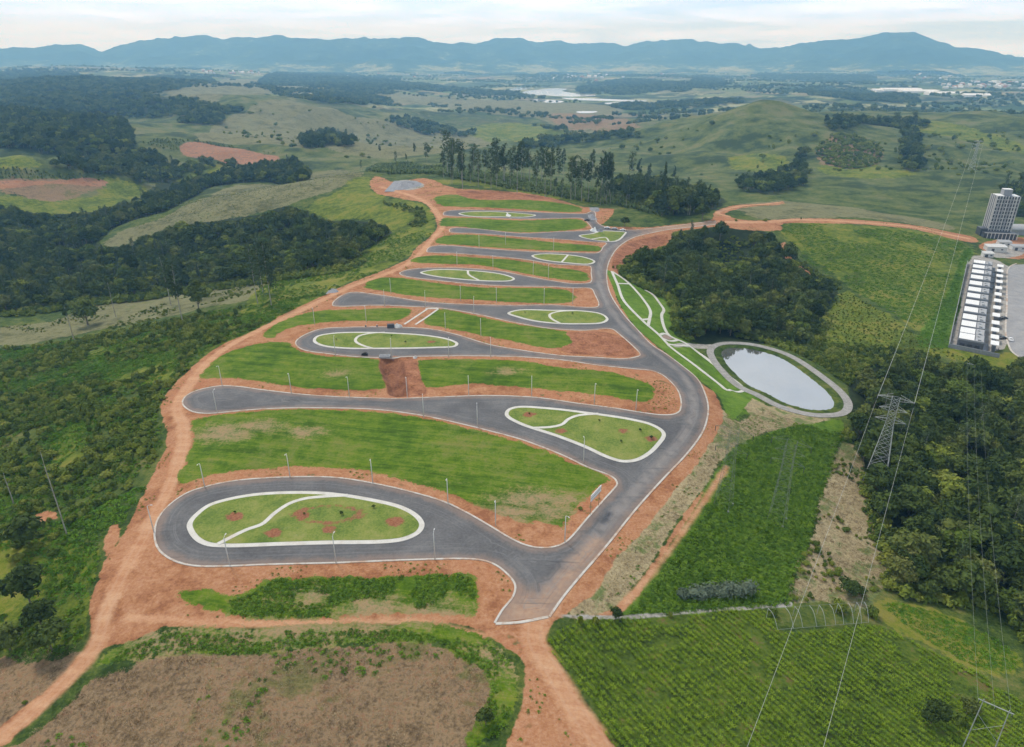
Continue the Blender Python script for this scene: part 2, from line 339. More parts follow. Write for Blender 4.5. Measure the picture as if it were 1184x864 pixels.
# ------------------------------------------------------------------ node helper
def new_mat(name):
    m = bpy.data.materials.new(name); m.use_nodes = True
    nt = m.node_tree; nt.nodes.clear()
    return m, nt
class N:
    def __init__(s, nt): s.nt = nt; s.pos = None
    def node(s, t, **kw):
        n = s.nt.nodes.new(t)
        for k, v in kw.items(): setattr(n, k, v)
        return n
    def link(s, a, b): s.nt.links.new(a, b)
    def val(s, sock, v):
        if isinstance(v, bpy.types.NodeSocket): s.link(v, sock)
        else: sock.default_value = v
    def math(s, op, a, b=0.0, c=0.0, clamp=False):
        n = s.node('ShaderNodeMath', operation=op, use_clamp=clamp)
        s.val(n.inputs[0], a); s.val(n.inputs[1], b); s.val(n.inputs[2], c); return n.outputs[0]
    def position(s):
        if s.pos is None: s.pos = s.node('ShaderNodeNewGeometry').outputs['Position']
        return s.pos
    def scaled(s, vec, sc, rot=0):
        n = s.node('ShaderNodeMapping'); s.link(vec, n.inputs['Vector'])
        n.inputs['Scale'].default_value = sc; n.inputs['Rotation'].default_value = (0, 0, rot); return n.outputs[0]
    def noise(s, scale, detail=4, rough=.6, vec=None, dist=0):
        n = s.node('ShaderNodeTexNoise'); s.link(vec if vec is not None else s.position(), n.inputs['Vector'])
        n.inputs['Scale'].default_value = scale; n.inputs['Detail'].default_value = detail
        n.inputs['Roughness'].default_value = rough; n.inputs['Distortion'].default_value = dist
        return n.outputs['Fac']
    def ramp(s, fac, stops):
        n = s.node('ShaderNodeValToRGB'); s.val(n.inputs[0], fac); e = n.color_ramp.elements
        while len(e) < len(stops): e.new(0.5)
        for el, (p, c) in zip(e, stops): el.position = p; el.color = (*c, 1) if len(c) == 3 else c
        return n.outputs['Color']
    def mix(s, f, a, b, blend='MIX'):
        n = s.node('ShaderNodeMix', data_type='RGBA', blend_type=blend)
        s.val(n.inputs[0], f)
        for sock, v in ((n.inputs[6], a), (n.inputs[7], b)):
            if isinstance(v, bpy.types.NodeSocket): s.link(v, sock)
            else: sock.default_value = (*v, 1)
        return n.outputs[2]
    def step(s, x, lo, hi):
        n = s.node('ShaderNodeMapRange', interpolation_type='SMOOTHSTEP'); s.val(n.inputs['Value'], x)
        n.inputs['From Min'].default_value = lo; n.inputs['From Max'].default_value = hi; return n.outputs[0]
    def attr(s, name): return s.node('ShaderNodeAttribute', attribute_name=name).outputs['Fac']
    def out(s, color, rough=.9, spec=.2, bump=None, bstr=.4, bdist=.3, **kw):
        b = s.node('ShaderNodeBsdfPrincipled'); s.val(b.inputs['Base Color'], color if isinstance(color, bpy.types.NodeSocket) else (*color, 1))
        s.val(b.inputs['Roughness'], rough); b.inputs['Specular IOR Level'].default_value = spec
        for k, v in kw.items(): s.val(b.inputs[k.replace('_', ' ')], v)
        if bump is not None:
            n = s.node('ShaderNodeBump'); n.inputs['Strength'].default_value = bstr; n.inputs['Distance'].default_value = bdist
            s.link(bump, n.inputs['Height']); s.link(n.outputs[0], b.inputs['Normal'])
        o = s.node('ShaderNodeOutputMaterial'); s.link(b.outputs[0], o.inputs['Surface'])

# ------------------------------------------------------------------ ground material
gm, nt = new_mat('ground'); g = N(nt)
nA = g.noise(.035, 4, .6); nB = g.noise(.22, 5, .65); nC = g.noise(1.3, 4, .7); nD = g.noise(.008, 5, .6); nE = g.noise(.0022, 4, .6)
rotp = g.scaled(g.position(), (1, 1, 1), .2)
nstr = g.noise(1, 5, .65, g.scaled(rotp, (.03, .33, .1)))
nrow = g.noise(1, 4, .7, g.scaled(rotp, (.09, 1.1, .1)), .4)
def tri(n1, n2, w=.5):
    m_ = g.math('ADD', g.math('MULTIPLY', n1, w), g.math('MULTIPLY', n2, 1 - w))
    return g.math('MULTIPLY_ADD', m_, 1.75, -.375)
fine = tri(nB, nC, .5)
mid = tri(nA, nB, .5)
colr = g.ramp(tri(mid, nC, .6), [(.3, (0.0238, 0.0461, 0.01)), (.45, (0.054, 0.0874, 0.0184)), (.58, (0.092, 0.123, 0.0251)), (.75, (0.162, 0.154, 0.0502))])
# far farmland: patchwork of fields
vor = g.node('ShaderNodeTexVoronoi', feature='F1'); vor.inputs['Scale'].default_value = .0034; vor.inputs['Randomness'].default_value = 1
vv = g.node('ShaderNodeVectorMath', operation='ADD'); g.link(g.position(), vv.inputs[0])
wn = g.node('ShaderNodeTexNoise'); g.link(g.position(), wn.inputs['Vector']); wn.inputs['Scale'].default_value = .004
ws = g.node('ShaderNodeVectorMath', operation='SCALE'); g.link(wn.outputs['Color'], ws.inputs[0]); ws.inputs[3].default_value = 260
g.link(ws.outputs[0], vv.inputs[1]); g.link(vv.outputs[0], vor.inputs['Vector'])
sep = g.node('ShaderNodeSeparateColor'); g.link(vor.outputs['Color'], sep.inputs[0])
fields = g.ramp(sep.outputs[0], [(0, (.03, .06, .022)), (.2, (.07, .11, .035)), (.4, (.16, .19, .075)), (.6, (.11, .16, .05)), (.75, (.24, .2, .12)), (.9, (.05, .075, .03)), (1, (.2, .22, .1))])
fields = g.mix(g.step(nD, .5, .56), fields, (.022, .042, .02))
fields = g.mix(g.step(g.noise(.0045, 5, .7), .54, .6), fields, (.3, .3, .17))
hills_c = g.ramp(tri(tri(nD, nA, .5), nB, .75), [(.33, (0.034, 0.054, 0.0187)), (.45, (0.0723, 0.099, 0.0272)), (.56, (0.102, 0.126, 0.0382)), (.7, (0.145, 0.149, 0.0638))])
dist = g.node('ShaderNodeVectorMath', operation='LENGTH'); g.link(g.position(), dist.inputs[0]); dist = dist.outputs['Value']
colr = g.mix(g.step(dist, 700, 1000), colr, hills_c)
colr = g.mix(g.step(g.math('ADD', dist, g.math('MULTIPLY', nD, 900)), 2600, 3100), colr, fields)
def layer(colr, key, color, amp=3.0, w=.25, en=None):
    f = g.math('ADD', g.attr('sd_' + key), g.math('MULTIPLY', g.math('SUBTRACT', en if en is not None else mid, .5), amp * 2))
    return g.mix(g.step(f, -w, w), colr, color)
colr = layer(colr, 'cropland', g.ramp(tri(fine, mid, .6), [(.25, (0.032, 0.0504, 0.0096)), (.45, (0.06, 0.0966, 0.0132)), (.65, (0.092, 0.134, 0.018)), (.8, (0.136, 0.109, 0.039))]), 1.5)
colr = layer(colr, 'woodfloor', g.ramp(mid, [(.35, (.012, .022, .008)), (.7, (.035, .05, .018))]), 3)
colr = layer(colr, 'dullgrass', g.ramp(tri(mid, nC, .65), [(.3, (.085, .09, .04)), (.48, (.155, .155, .072)), (.6, (.2, .19, .1)), (.75, (.12, .14, .05))]), 4)
colr = layer(colr, 'meadow', g.ramp(tri(mid, nC, .65), [(.3, (0.0564, 0.0828, 0.0107)), (.45, (0.103, 0.144, 0.0166)), (.57, (0.149, 0.174, 0.0214)), (.72, (0.205, 0.188, 0.0416))]), 4)
colr = layer(colr, 'lush', g.ramp(tri(mid, nC, .6), [(.3, (0.0399, 0.0793, 0.0084)), (.5, (0.0798, 0.154, 0.014)), (.7, (0.125, 0.201, 0.021))]), 3)
colr = layer(colr, 'fallow', g.mix(g.step(tri(nA, nB, .6), .54, .66), g.ramp(tri(nC, tri(nA, nB, .5), .62), [(.12, (0.066, 0.0437, 0.0253)), (.36, (0.158, 0.109, 0.0612)), (.52, (0.264, 0.186, 0.106)), (.64, (0.224, 0.116, 0.0634)), (.76, (0.383, 0.289, 0.169)), (.9, (0.502, 0.398, 0.253))]), g.ramp(nC, [(.3, (0.0792, 0.0835, 0.0275)), (.7, (0.211, 0.18, 0.0739))])), 5)
colr = layer(colr, 'drygrass', g.mix(g.step(mid, .5, .64), g.ramp(fine, [(.28, (0.188, 0.15, 0.0845)), (.5, (0.338, 0.275, 0.156)), (.72, (0.438, 0.362, 0.221))]), g.ramp(nC, [(.3, (0.0875, 0.125, 0.039)), (.7, (0.188, 0.213, 0.078))])), 3)
soil = g.ramp(tri(mid, nC, .6), [(.28, (0.257, 0.107, 0.0514)), (.45, (0.371, 0.173, 0.0844)), (.58, (0.437, 0.228, 0.123)), (.75, (0.504, 0.315, 0.188))])
soil = g.mix(g.math('MULTIPLY', g.step(tri(nA, nB, .6), .5, .68), .85), soil, g.ramp(nC, [(.3, (0.301, 0.108, 0.047)), (.7, (0.401, 0.17, 0.084))]))
soil = g.mix(g.math('MULTIPLY', g.step(dist, 800, 1100), g.step(nB, .35, .6)), soil, (.26, .15, .1))
colr = layer(colr, 'soil', soil, 1.7)
# sparse weeds that come up through the bare earth
weeds_f = g.math('MULTIPLY', g.step(nB, .58, .66), g.math('MULTIPLY', g.step(nA, .5, .6), .8))
colr = g.mix(g.math('MULTIPLY', weeds_f, g.step(g.attr('sd_soil'), 0, 1)), colr, g.ramp(nC, [(.3, (.06, .075, .022)), (.7, (.15, .16, .06))]))
colr = layer(colr, 'track', g.ramp(tri(nstr, nC, .6), [(.3, (0.41, 0.19, 0.096)), (.6, (0.527, 0.298, 0.167)), (.8, (0.566, 0.361, 0.226))]), 1.2, .9)
rt = g.math('ABSOLUTE', g.math('SUBTRACT', g.attr('sd_track'), 1.25))
colr = g.mix(g.math('MULTIPLY', g.step(g.math('ADD', rt, g.math('MULTIPLY', nB, .35)), .62, .3), .3), colr, (.5, .31, .2))
lotc = g.ramp(tri(tri(mid, nstr, .5), tri(nC, nrow, .35), .62), [(.18, (0.0414, 0.089, 0.00524)), (.4, (0.0717, 0.133, 0.00748)), (.55, (0.106, 0.174, 0.0105)), (.7, (0.151, 0.2, 0.0168)), (.85, (0.212, 0.214, 0.0374))])
lotc = g.mix(g.math('MULTIPLY', g.step(tri(nA, fine, .45), .48, .72), .6), lotc, g.ramp(nC, [(.3, (.1, .125, .03)), (.7, (.19, .19, .065))]))
lotc = g.mix(g.math('MULTIPLY', g.step(tri(nC, nB, .6), .42, .22), .6), lotc, (.035, .075, .012))
lotc = layer(lotc, 'bare', g.ramp(fine, [(.25, (.13, .17, .045)), (.45, (.24, .21, .1)), (.62, (.33, .22, .12)), (.8, (.2, .21, .075))]), 7, 3.5, tri(nstr, fine, .5))
colr = layer(colr, 'lot', lotc, 1.9, .3, tri(mid, fine, .35))
colr = layer(colr, 'cut', g.ramp(tri(fine, nstr, .75), [(.2, (.13, .055, .03)), (.4, (.25, .105, .055)), (.6, (.34, .15, .08)), (.8, (.42, .22, .13))]), 1.2, .4, fine)
colr = layer(colr, 'cutshade', g.ramp(fine, [(.25, (.09, .04, .025)), (.5, (.21, .09, .05)), (.75, (.32, .15, .085))]), 1.2, .5, fine)  # shade of the ramp's dug left bank, put into a darker earth colour
colr = layer(colr, 'lawn', g.ramp(tri(mid, nC, .6), [(.3, (0.0714, 0.137, 0.0158)), (.5, (0.107, 0.196, 0.0216)), (.7, (0.153, 0.233, 0.036))]), .8)
colr = layer(colr, 'gravel', g.ramp(fine, [(.3, (.22, .2, .18)), (.5, (.33, .31, .28)), (.7, (.42, .4, .36))]), .8)
g.out(colr, .95, .1, tri(nC, nB, .5), .55, .5)

# ------------------------------------------------------------------ mesh helpers
def tag(o, label=None, cat=None, group=None, kind=None):
    if label: o['label'] = label
    if cat: o['category'] = cat
    if group: o['group'] = group
    if kind: o['kind'] = kind
    return o
def link_mesh(name, me, mat=None, parent=None, loc=None, kind=None):
    o = bpy.data.objects.new(name, me); COL.objects.link(o)
    if mat is not None and not me.materials: me.materials.append(mat)
    if parent: o.parent = parent
    if loc is not None: o.location = loc
    if kind: o['kind'] = kind
    return o
def raw_mesh(name, V, F, smooth_=False):
    """V (n,3) array, F (m,3|4) int array or list of tuples"""
    me = bpy.data.meshes.new(name)
    if isinstance(F, np.ndarray):
        m, k = F.shape
        me.vertices.add(len(V)); me.vertices.foreach_set('co', np.asarray(V, np.float32).ravel())
        me.loops.add(m * k); me.loops.foreach_set('vertex_index', F.astype(np.int32).ravel())
        me.polygons.add(m); me.polygons.foreach_set('loop_start', np.arange(0, m * k, k, dtype=np.int32))
        me.update(calc_edges=True)
    else:
        me.from_pydata([tuple(v) for v in V], [], F); me.update()
    if smooth_: me.polygons.foreach_set('use_smooth', np.ones(len(me.polygons), bool))
    return me
class MB:
    """collects boxes, bars and tubes into one mesh"""
    def __init__(s): s.V = []; s.F = []
    def add(s, V, F):
        o = len(s.V); s.V += [tuple(v) for v in V]; s.F += [tuple(i + o for i in f) for f in F]
    def box(s, c, d, rz=0):
        cx, cy, cz = c; a, b, h = d[0] / 2, d[1] / 2, d[2] / 2; q = math.cos(rz); w = math.sin(rz)
        V = []
        for z in (-h, h):
            for x, y in ((-a, -b), (a, -b), (a, b), (-a, b)): V.append((cx + x * q - y * w, cy + x * w + y * q, cz + z))
        s.add(V, [(3, 2, 1, 0), (4, 5, 6, 7), (0, 1, 5, 4), (1, 2, 6, 5), (2, 3, 7, 6), (3, 0, 4, 7)])
    def tube(s, pts, rads, n=6, cap=True):
        pts = [Vector(p) for p in pts]
        if not hasattr(rads, '__len__'): rads = [rads] * len(pts)
        V = []; F = []
        for i, p in enumerate(pts):
            d = (pts[min(i + 1, len(pts) - 1)] - pts[max(i - 1, 0)]).normalized()
            u = d.cross(Vector((0, 0, 1)) if abs(d.z) < .9 else Vector((1, 0, 0))).normalized(); v = d.cross(u)
            for k in range(n):
                a = 2 * PI * k / n; V.append(p + (u * math.cos(a) + v * math.sin(a)) * rads[i])
        for i in range(len(pts) - 1):
            for k in range(n):
                F.append((i * n + k, i * n + (k + 1) % n, (i + 1) * n + (k + 1) % n, (i + 1) * n + k))
        if cap: F.append(tuple(range(n))[::-1]); F.append(tuple(range((len(pts) - 1) * n, len(pts) * n)))
        s.add(V, F)
    def bar(s, a, b, w): s.tube([a, b], w, 4)
    def mesh(s, name, sm=False):
        me = raw_mesh(name, s.V, s.F, sm); return me
    def build(s, name, mat, parent=None, loc=None, sm=False): return link_mesh(name, s.mesh(name, sm), mat, parent, loc)
def empty(name, loc, rz=0, label=None, cat=None, group=None):
    o = bpy.data.objects.new(name, None); COL.objects.link(o); o.location = loc; o.rotation_euler = (0, 0, rz); o.empty_display_size = .5
    return tag(o, label, cat, group)

# ------------------------------------------------------------------ ground sheet
V = np.stack([GX.ravel(), GY.ravel(), Z.ravel()], 1)
ii, jj = np.meshgrid(np.arange(NR - 1), np.arange(NA), indexing='ij')
jn = (jj + 1) % NA
F = np.stack([ii * NA + jj, ii * NA + jn, (ii + 1) * NA + jn, (ii + 1) * NA + jj], -1).reshape(-1, 4)[:, ::-1]
me = raw_mesh('ground', V, np.ascontiguousarray(F), True)
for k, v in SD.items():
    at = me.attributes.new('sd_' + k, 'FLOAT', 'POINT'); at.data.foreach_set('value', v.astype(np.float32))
ground = link_mesh('ground', me, gm, kind='structure')

# ------------------------------------------------------------------ mountains on the horizon
CREST = [(-260,62),(-120,56),(0,58),(20,57),(40,58),(60,55),(90,52),(115,60),(150,52),(180,47),(235,42),(258,47),(300,41),(350,44),(400,46),(480,45),(500,48),(550,50),(580,44),(600,46),(620,51),(645,48),(690,52),(720,53),(740,50),(800,47),(850,50),(880,55),(930,52),(980,46),(1020,40),(1055,38),(1085,50),(1110,55),(1160,64),(1184,68),(1260,70),(1420,60)]
mr, nt = new_mat('mountain'); q = N(nt)
mp_ = q.node('ShaderNodeSeparateXYZ'); q.link(q.position(), mp_.inputs[0]); mzz = mp_.outputs[2]
mn = q.math('ADD', q.math('MULTIPLY', q.noise(.0021, 6, .65), .6), q.math('MULTIPLY', q.noise(.011, 4, .65), .4))
mn = q.math('ADD', q.math('MULTIPLY_ADD', mn, 2.0, -.62), q.math('MULTIPLY', q.step(mzz, 70, -70), .3))
mc = q.ramp(mn, [(.2, (.008, .018, .01)), (.45, (.022, .042, .02)), (.62, (.05, .075, .032)), (.72, (.2, .22, .1)), (.9, (.3, .28, .16))])
q.out(mc, 1, 0)
ca = np.array([float(ray(x, y)[0]) for x, y in CREST]); cs = np.array([float(ray(x, y)[1]) for x, y in CREST])
ma = np.radians(np.arange(-44, 44.01, .16)); mrr = np.arange(8800, 14200, 75.0)
MA, MR = np.meshgrid(ma, mrr)
mx, my = MR * np.sin(MA), MR * np.cos(MA)
rc = 11600 + 500 * np.sin(MA * 9)
crest = np.interp(MA, ca, cs) * rc + H
base = -110.0
t = (MR - rc) / 2300; prof = np.exp(-(np.abs(t) * 1.55) ** 1.6)
ridged = 1 - 2 * np.abs(fbm(mx, my, 1500, 4, 51))
mz = base + (crest - base) * prof * (1 - np.clip(np.abs(t) * 2.4, 0, 1) * .5 * (1 - ridged)) + 60 * fbm(mx, my, 520, 4, 77) * np.clip(np.abs(t) * 3, .42, 1)
mz += prof * 58 * (.55 - 2 * np.abs(fbm(mx, my, 460, 4, 88)))
mz = np.where(MR > 14100, -140, mz)
nr_, na_ = MA.shape
ii, jj = np.meshgrid(np.arange(nr_ - 1), np.arange(na_ - 1), indexing='ij')
F = np.stack([ii * na_ + jj, ii * na_ + jj + 1, (ii + 1) * na_ + jj + 1, (ii + 1) * na_ + jj], -1).reshape(-1, 4)[:, ::-1]
link_mesh('mountains', raw_mesh('mountains', np.stack([mx.ravel(), my.ravel(), mz.ravel()], 1), np.ascontiguousarray(F), True), mr, kind='structure')

# ------------------------------------------------------------------ roads
LOOP1 = [(573,721),(582,706),(594,691),(597,677),(587,663),(571,651.5),(553,646.5),(486,646.5),(380,650.5),(300,652.5),(266,654),(229,654),(208,650),(192,642),(183,632),(180,617),(184,600),(197,584),(218,570),(240,563),(266,557.5),(300,554),(353,552),(393,553.5),(433,560),(473,569),(513,581),(540,594),(566,609),(593,625),(612,632.5),(632,634.5),(647,631.5),(657,626)]
E = LOOP1 + [(680,600),(701,576.5),(711,565.5),(714.5,560.5),(712,554),(704,549)]
E += [(680,540),(653,527),(627,516.5),(600,507),(566,498),(540,491.5),(500,482.5),(460,476),(420,472.5),(353,471.5),(300,473),(266,476),(240,478),(224,476),(214,470),(212,464),(216,458),(225,453),(253,447),(279,448),(300,451),(353,457),(420,460.5),(460,461.5),(486,460.5),(526,459),(560,458),(600,459),(627,461),(667,467),(706,472),(744,478),(765,480.5),(778,480),(785.5,477),(788,472)]
E += [(788,462),(784,451),(775,440.5),(766,433.5),(755,429),(733,426.5),(693,422.5),(653,416.5),(600,412.5),(540,411.5),(486,412),(433,413.5),(412,412.5),(380,409),(353,405),(344,400),(343,395),(351,388.5),(371,381),(401,379),(452,378.6),(498,381),(528,387.5),(566,399),(600,405),(627,409),(653,412),(693,414),(720,415.5),(735,413.5),(741,410.5)]
E += [(731,399),(716,386),(709,381),(704,380),(676,382),(638,380),(600,373.8),(553,363.5),(510,356.5),(477,354.5),(439,353),(387,354),(385.5,350.5),(394,343),(406,338.5),(442,342),(492,349.5),(545,352.5),(600,353.5),(638,353),(676,355.8),(690,355.5),(693,352.5)]
E += [(688,340),(685.5,335),(682,333.3),(663,333),(638,331.5),(600,331),(553,329),(503,324),(467,319),(463,315.5),(477,311.5),(515,310),(553,311.5),(579,314),(600,318),(638,325),(663,328.3),(681,327.5),(684.5,325)]
E += [(684,316),(684,310),(682,307.8),(646,306),(615,301.3),(600,299.2),(528,293.2),(496,292),(494,290),(500,285),(553,287.2),(600,290.5),(651,292.2),(688,293),(694,291.5)]
E += [(698,285.5),(701.5,282),(700,280.6),(684,279.8),(651,277),(600,273.8),(566,271),(523,269),(520,266.7),(523,264),(553,265),(600,270),(651,268),(676,267),(684,265.5),(683.5,262)]
E += [(678,256),(672,252.5),(650,252.5),(600,253.2),(553,251.3),(515,249.2),(513,246.8),(517,244.2),(560,243.2),(600,244.6),(651,247),(676,247.3),(685,244.5),(688,246.5),(688,253),(692,259),(701,263),(724,266.3),(752,264.5),(777,261.8),(828,256)]
AR = [(828,259.5),(777,265),(757,268.5),(734,274),(719,282),(708,294),(702.5,306),(701,322),(706,342),(719,362),(737,382),(754.5,400),(768,408.5),(786,421.5),(805,437.5),(815,457),(818,474),(813,496),(797,520),(770,549),(733,590),(701,630),(668,668),(650,690),(634,713)]
ew = smooth(P(E), False, 4); aw = smooth(P(AR), False, 4)
road_poly = resample(np.vstack([ew, aw]), 1.2)
GAP = .06
def sheet(name, poly, mat, dz, step=3.0, extra_sd=None, kind='structure', skirt=0):
    """a filled outline draped over the ground, dz above it; with a skirt its rim turns down like a kerb face"""
    poly = np.asarray(poly)
    lo, hi = poly.min(0), poly.max(0)
    xs, ys = np.meshgrid(np.arange(lo[0], hi[0], step), np.arange(lo[1], hi[1], step))
    xs = xs.ravel() + (rng.random(xs.size) - .5) * step * .2; ys = ys.ravel() + (rng.random(ys.size) - .5) * step * .2
    k = inside(poly, xs, ys); xs, ys = xs[k], ys[k]
    if len(xs):
        k = segdist(poly, xs, ys) > step * .45; xs, ys = xs[k], ys[k]
    pts = [Vector(p) for p in poly] + [Vector(p) for p in zip(xs, ys)]
    m = len(poly)
    vo, eo, fo, *_ = delaunay_2d_cdt(pts, [(i, (i + 1) % m) for i in range(m)], [], 0, 1e-4)
    vo = np.array([(p[0], p[1]) for p in vo]); fo = np.array([f for f in fo if len(f) == 3])
    c = vo[fo].mean(1); fo = fo[inside(poly, c[:, 0], c[:, 1])]
    # face up
    e1 = vo[fo[:, 1]] - vo[fo[:, 0]]; e2 = vo[fo[:, 2]] - vo[fo[:, 0]]
    fl = (e1[:, 0] * e2[:, 1] - e1[:, 1] * e2[:, 0]) < 0; fo[fl] = fo[fl][:, ::-1]
    Vv = np.column_stack([vo, TZ(vo[:, 0], vo[:, 1]) + dz])
    F = [tuple(int(i) for i in f) for f in fo]
    if skirt:
        b = len(Vv); pz = TZ(poly[:, 0], poly[:, 1]) + dz
        Vv = np.vstack([Vv, np.column_stack([poly, pz]), np.column_stack([poly, pz - skirt])])
        for i in range(m):
            j = (i + 1) % m; F.append((b + i, b + j, b + m + j, b + m + i))
    me = raw_mesh(name, Vv, F); o = link_mesh(name, me, mat, kind=kind)
    if extra_sd is not None:
        for k, fn in extra_sd.items():
            at = me.attributes.new(k, 'FLOAT', 'POINT'); at.data.foreach_set('value', fn(Vv[:, 0], Vv[:, 1]).astype(np.float32))
    return o
def normals(p, closed):
    if closed: d = np.roll(p, -1, 0) - np.roll(p, 1, 0)
    else:
        d = np.gradient(p, axis=0)
    d /= np.linalg.norm(d, axis=1)[:, None] + 1e-9
    return np.stack([-d[:, 1], d[:, 0]], 1)
def strip(name, line, w0, w1, dz, mat, closed=False, drop=.14, kind='structure', step=1.0):
    """a raised band along a line between offsets w0 and w1 (left of travel positive)"""
    p = resample(line, step, closed); nn = normals(p, closed); m = len(p)
    a = p + nn * w0; b = p + nn * w1
    za = TZ(a[:, 0], a[:, 1]); zb = TZ(b[:, 0], b[:, 1])
    V = np.vstack([np.column_stack([a, za + dz - drop]), np.column_stack([a, za + dz]), np.column_stack([b, zb + dz]), np.column_stack([b, zb + dz - drop])])
    F = []
    for i in range(m if closed else m - 1):
        j = (i + 1) % m
        for r_ in range(3): F.append((r_ * m + i, r_ * m + j, (r_ + 1) * m + j, (r_ + 1) * m + i))
    if not closed: F.append((0, m, 2 * m, 3 * m)); F.append((m - 1, 4 * m - 1, 3 * m - 1, 2 * m - 1))
    me = raw_mesh(name, V, F); bm = bmesh.new(); bm.from_mesh(me); bmesh.ops.recalc_face_normals(bm, faces=bm.faces); bm.to_mesh(me); bm.free()
    return link_mesh(name, me, mat, kind=kind)
asph, nt = new_mat('asphalt'); q = N(nt)
tone = q.math('MULTIPLY_ADD', q.math('ADD', q.math('MULTIPLY', q.noise(.07, 5, .65), .55), q.math('MULTIPLY', q.noise(1.4, 6, .75), .45)), 1.6, -.3)
ac = q.ramp(tone, [(.3, (0.0774, 0.0768, 0.08)), (.5, (0.114, 0.113, 0.115)), (.65, (0.15, 0.147, 0.146)), (.8, (0.19, 0.184, 0.171))])
wear = q.attr('sd_lane')   # metres from the avenue's wheel paths
ac = q.mix(q.math('MULTIPLY', q.step(q.math('ADD', wear, q.math('MULTIPLY', q.noise(.12, 5, .7), -2.4)), 1.6, -1.4), .5), ac, (.34, .3, .27))
dust = q.attr('sd_dust')
ac = q.mix(q.step(q.math('ADD', dust, q.math('MULTIPLY', q.noise(.3, 5, .7), 5)), .2, 6.5), ac, q.ramp(q.noise(.8, 4), [(.3, (.34, .2, .125)), (.7, (.42, .29, .2))]))
edge = q.attr('sd_edge')
ac = q.mix(q.math('MULTIPLY', q.step(q.math('ADD', edge, q.math('MULTIPLY', q.noise(.16, 6, .75), -5.2)), .2, -2.2), .42), ac, (.32, .21, .15))
cvs = q.node('ShaderNodeCombineXYZ'); q.link(q.math('MULTIPLY', edge, 1.5), cvs.inputs[0]); q.link(q.math('MULTIPLY', q.noise(.02, 2), 5), cvs.inputs[1])
stk = q.noise(1.0, 4, .65, cvs.outputs[0])
ac = q.mix(q.math('MULTIPLY', q.step(stk, .52, .7), .55), ac, (.215, .212, .212))
ac = q.mix(q.math('MULTIPLY', q.step(stk, .46, .3), .5), ac, (.085, .085, .092))
# bitumen seams and patches
seam = q.noise(1, 4, .6, q.scaled(q.position(), (.02, .9, 1), .35))
ac = q.mix(q.math('MULTIPLY', q.step(seam, .6, .68), .35), ac, (.05, .05, .055))
q.out(ac, .85, .3, q.noise(6, 3), .15, .05)
mid_l = smooth(P([(840-12,258),(740,270.5),(700,292),(693,322),(703,352),(725,382),(760,410),(792,437),(803,470),(790,505),(760,540),(722,582),(690,620),(655,660),(630,690),(610,712)]), False, 4)
dust_c = P([(612,716),(622,705),(650,668),(672,640),(820,258)])
def sd_lane(x, y): return np.abs(segdist(mid_l, x, y, False) - .2)
def sd_dust(x, y):
    l = smooth(P([(612,722),(632,700),(655,670),(690,628)]), False, 3)
    d = 2.6 - segdist(l, x, y, False)
    return np.maximum(np.maximum(d, 4.5 - .5 * np.hypot(x - dust_c[0, 0], y - dust_c[0, 1])), 9 - .16 * np.hypot(x - dust_c[4, 0], y - dust_c[4, 1]))
sheet('asphalt_road', road_poly, asph, GAP, 2.6, {'sd_lane': sd_lane, 'sd_dust': sd_dust, 'sd_edge': lambda x, y: segdist(road_poly, x, y)})
conc, nt = new_mat('concrete'); q = N(nt)
cc = q.ramp(q.math('ADD', q.math('MULTIPLY', q.noise(.5, 4, .6), .6), q.math('MULTIPLY', q.noise(6, 3), .4)), [(.3, (.4, .36, .31)), (.5, (.52, .49, .44)), (.7, (.6, .58, .54))])
cc = q.mix(q.math('MULTIPLY', q.step(q.noise(.2, 6, .75), .47, .62), .75), cc, (.4, .24, .15))
q.out(cc, .85, .2, q.noise(3, 3), .2, .05)
pave, nt = new_mat('pavement'); q = N(nt)
cc = q.ramp(q.math('ADD', q.math('MULTIPLY', q.noise(.4, 4, .6), .6), q.math('MULTIPLY', q.noise(5, 3), .4)), [(.3, (.46, .43, .38)), (.5, (.58, .56, .51)), (.7, (.66, .64, .6))])
cc = q.mix(q.math('MULTIPLY', q.step(q.noise(.12, 5, .7), .58, .7), .35), cc, (.45, .36, .28))
q.out(cc, .85, .2)
strip('kerb', ew, 0, .5, .16, conc, False, .3)
strip('kerb', aw, 0, .55, .16, conc, False, .3)
strip('road_end_edging', smooth(P([(573,721.5),(600,720),(634,713.5)]), False, 3), -.35, .35, .12, conc, False, .3)

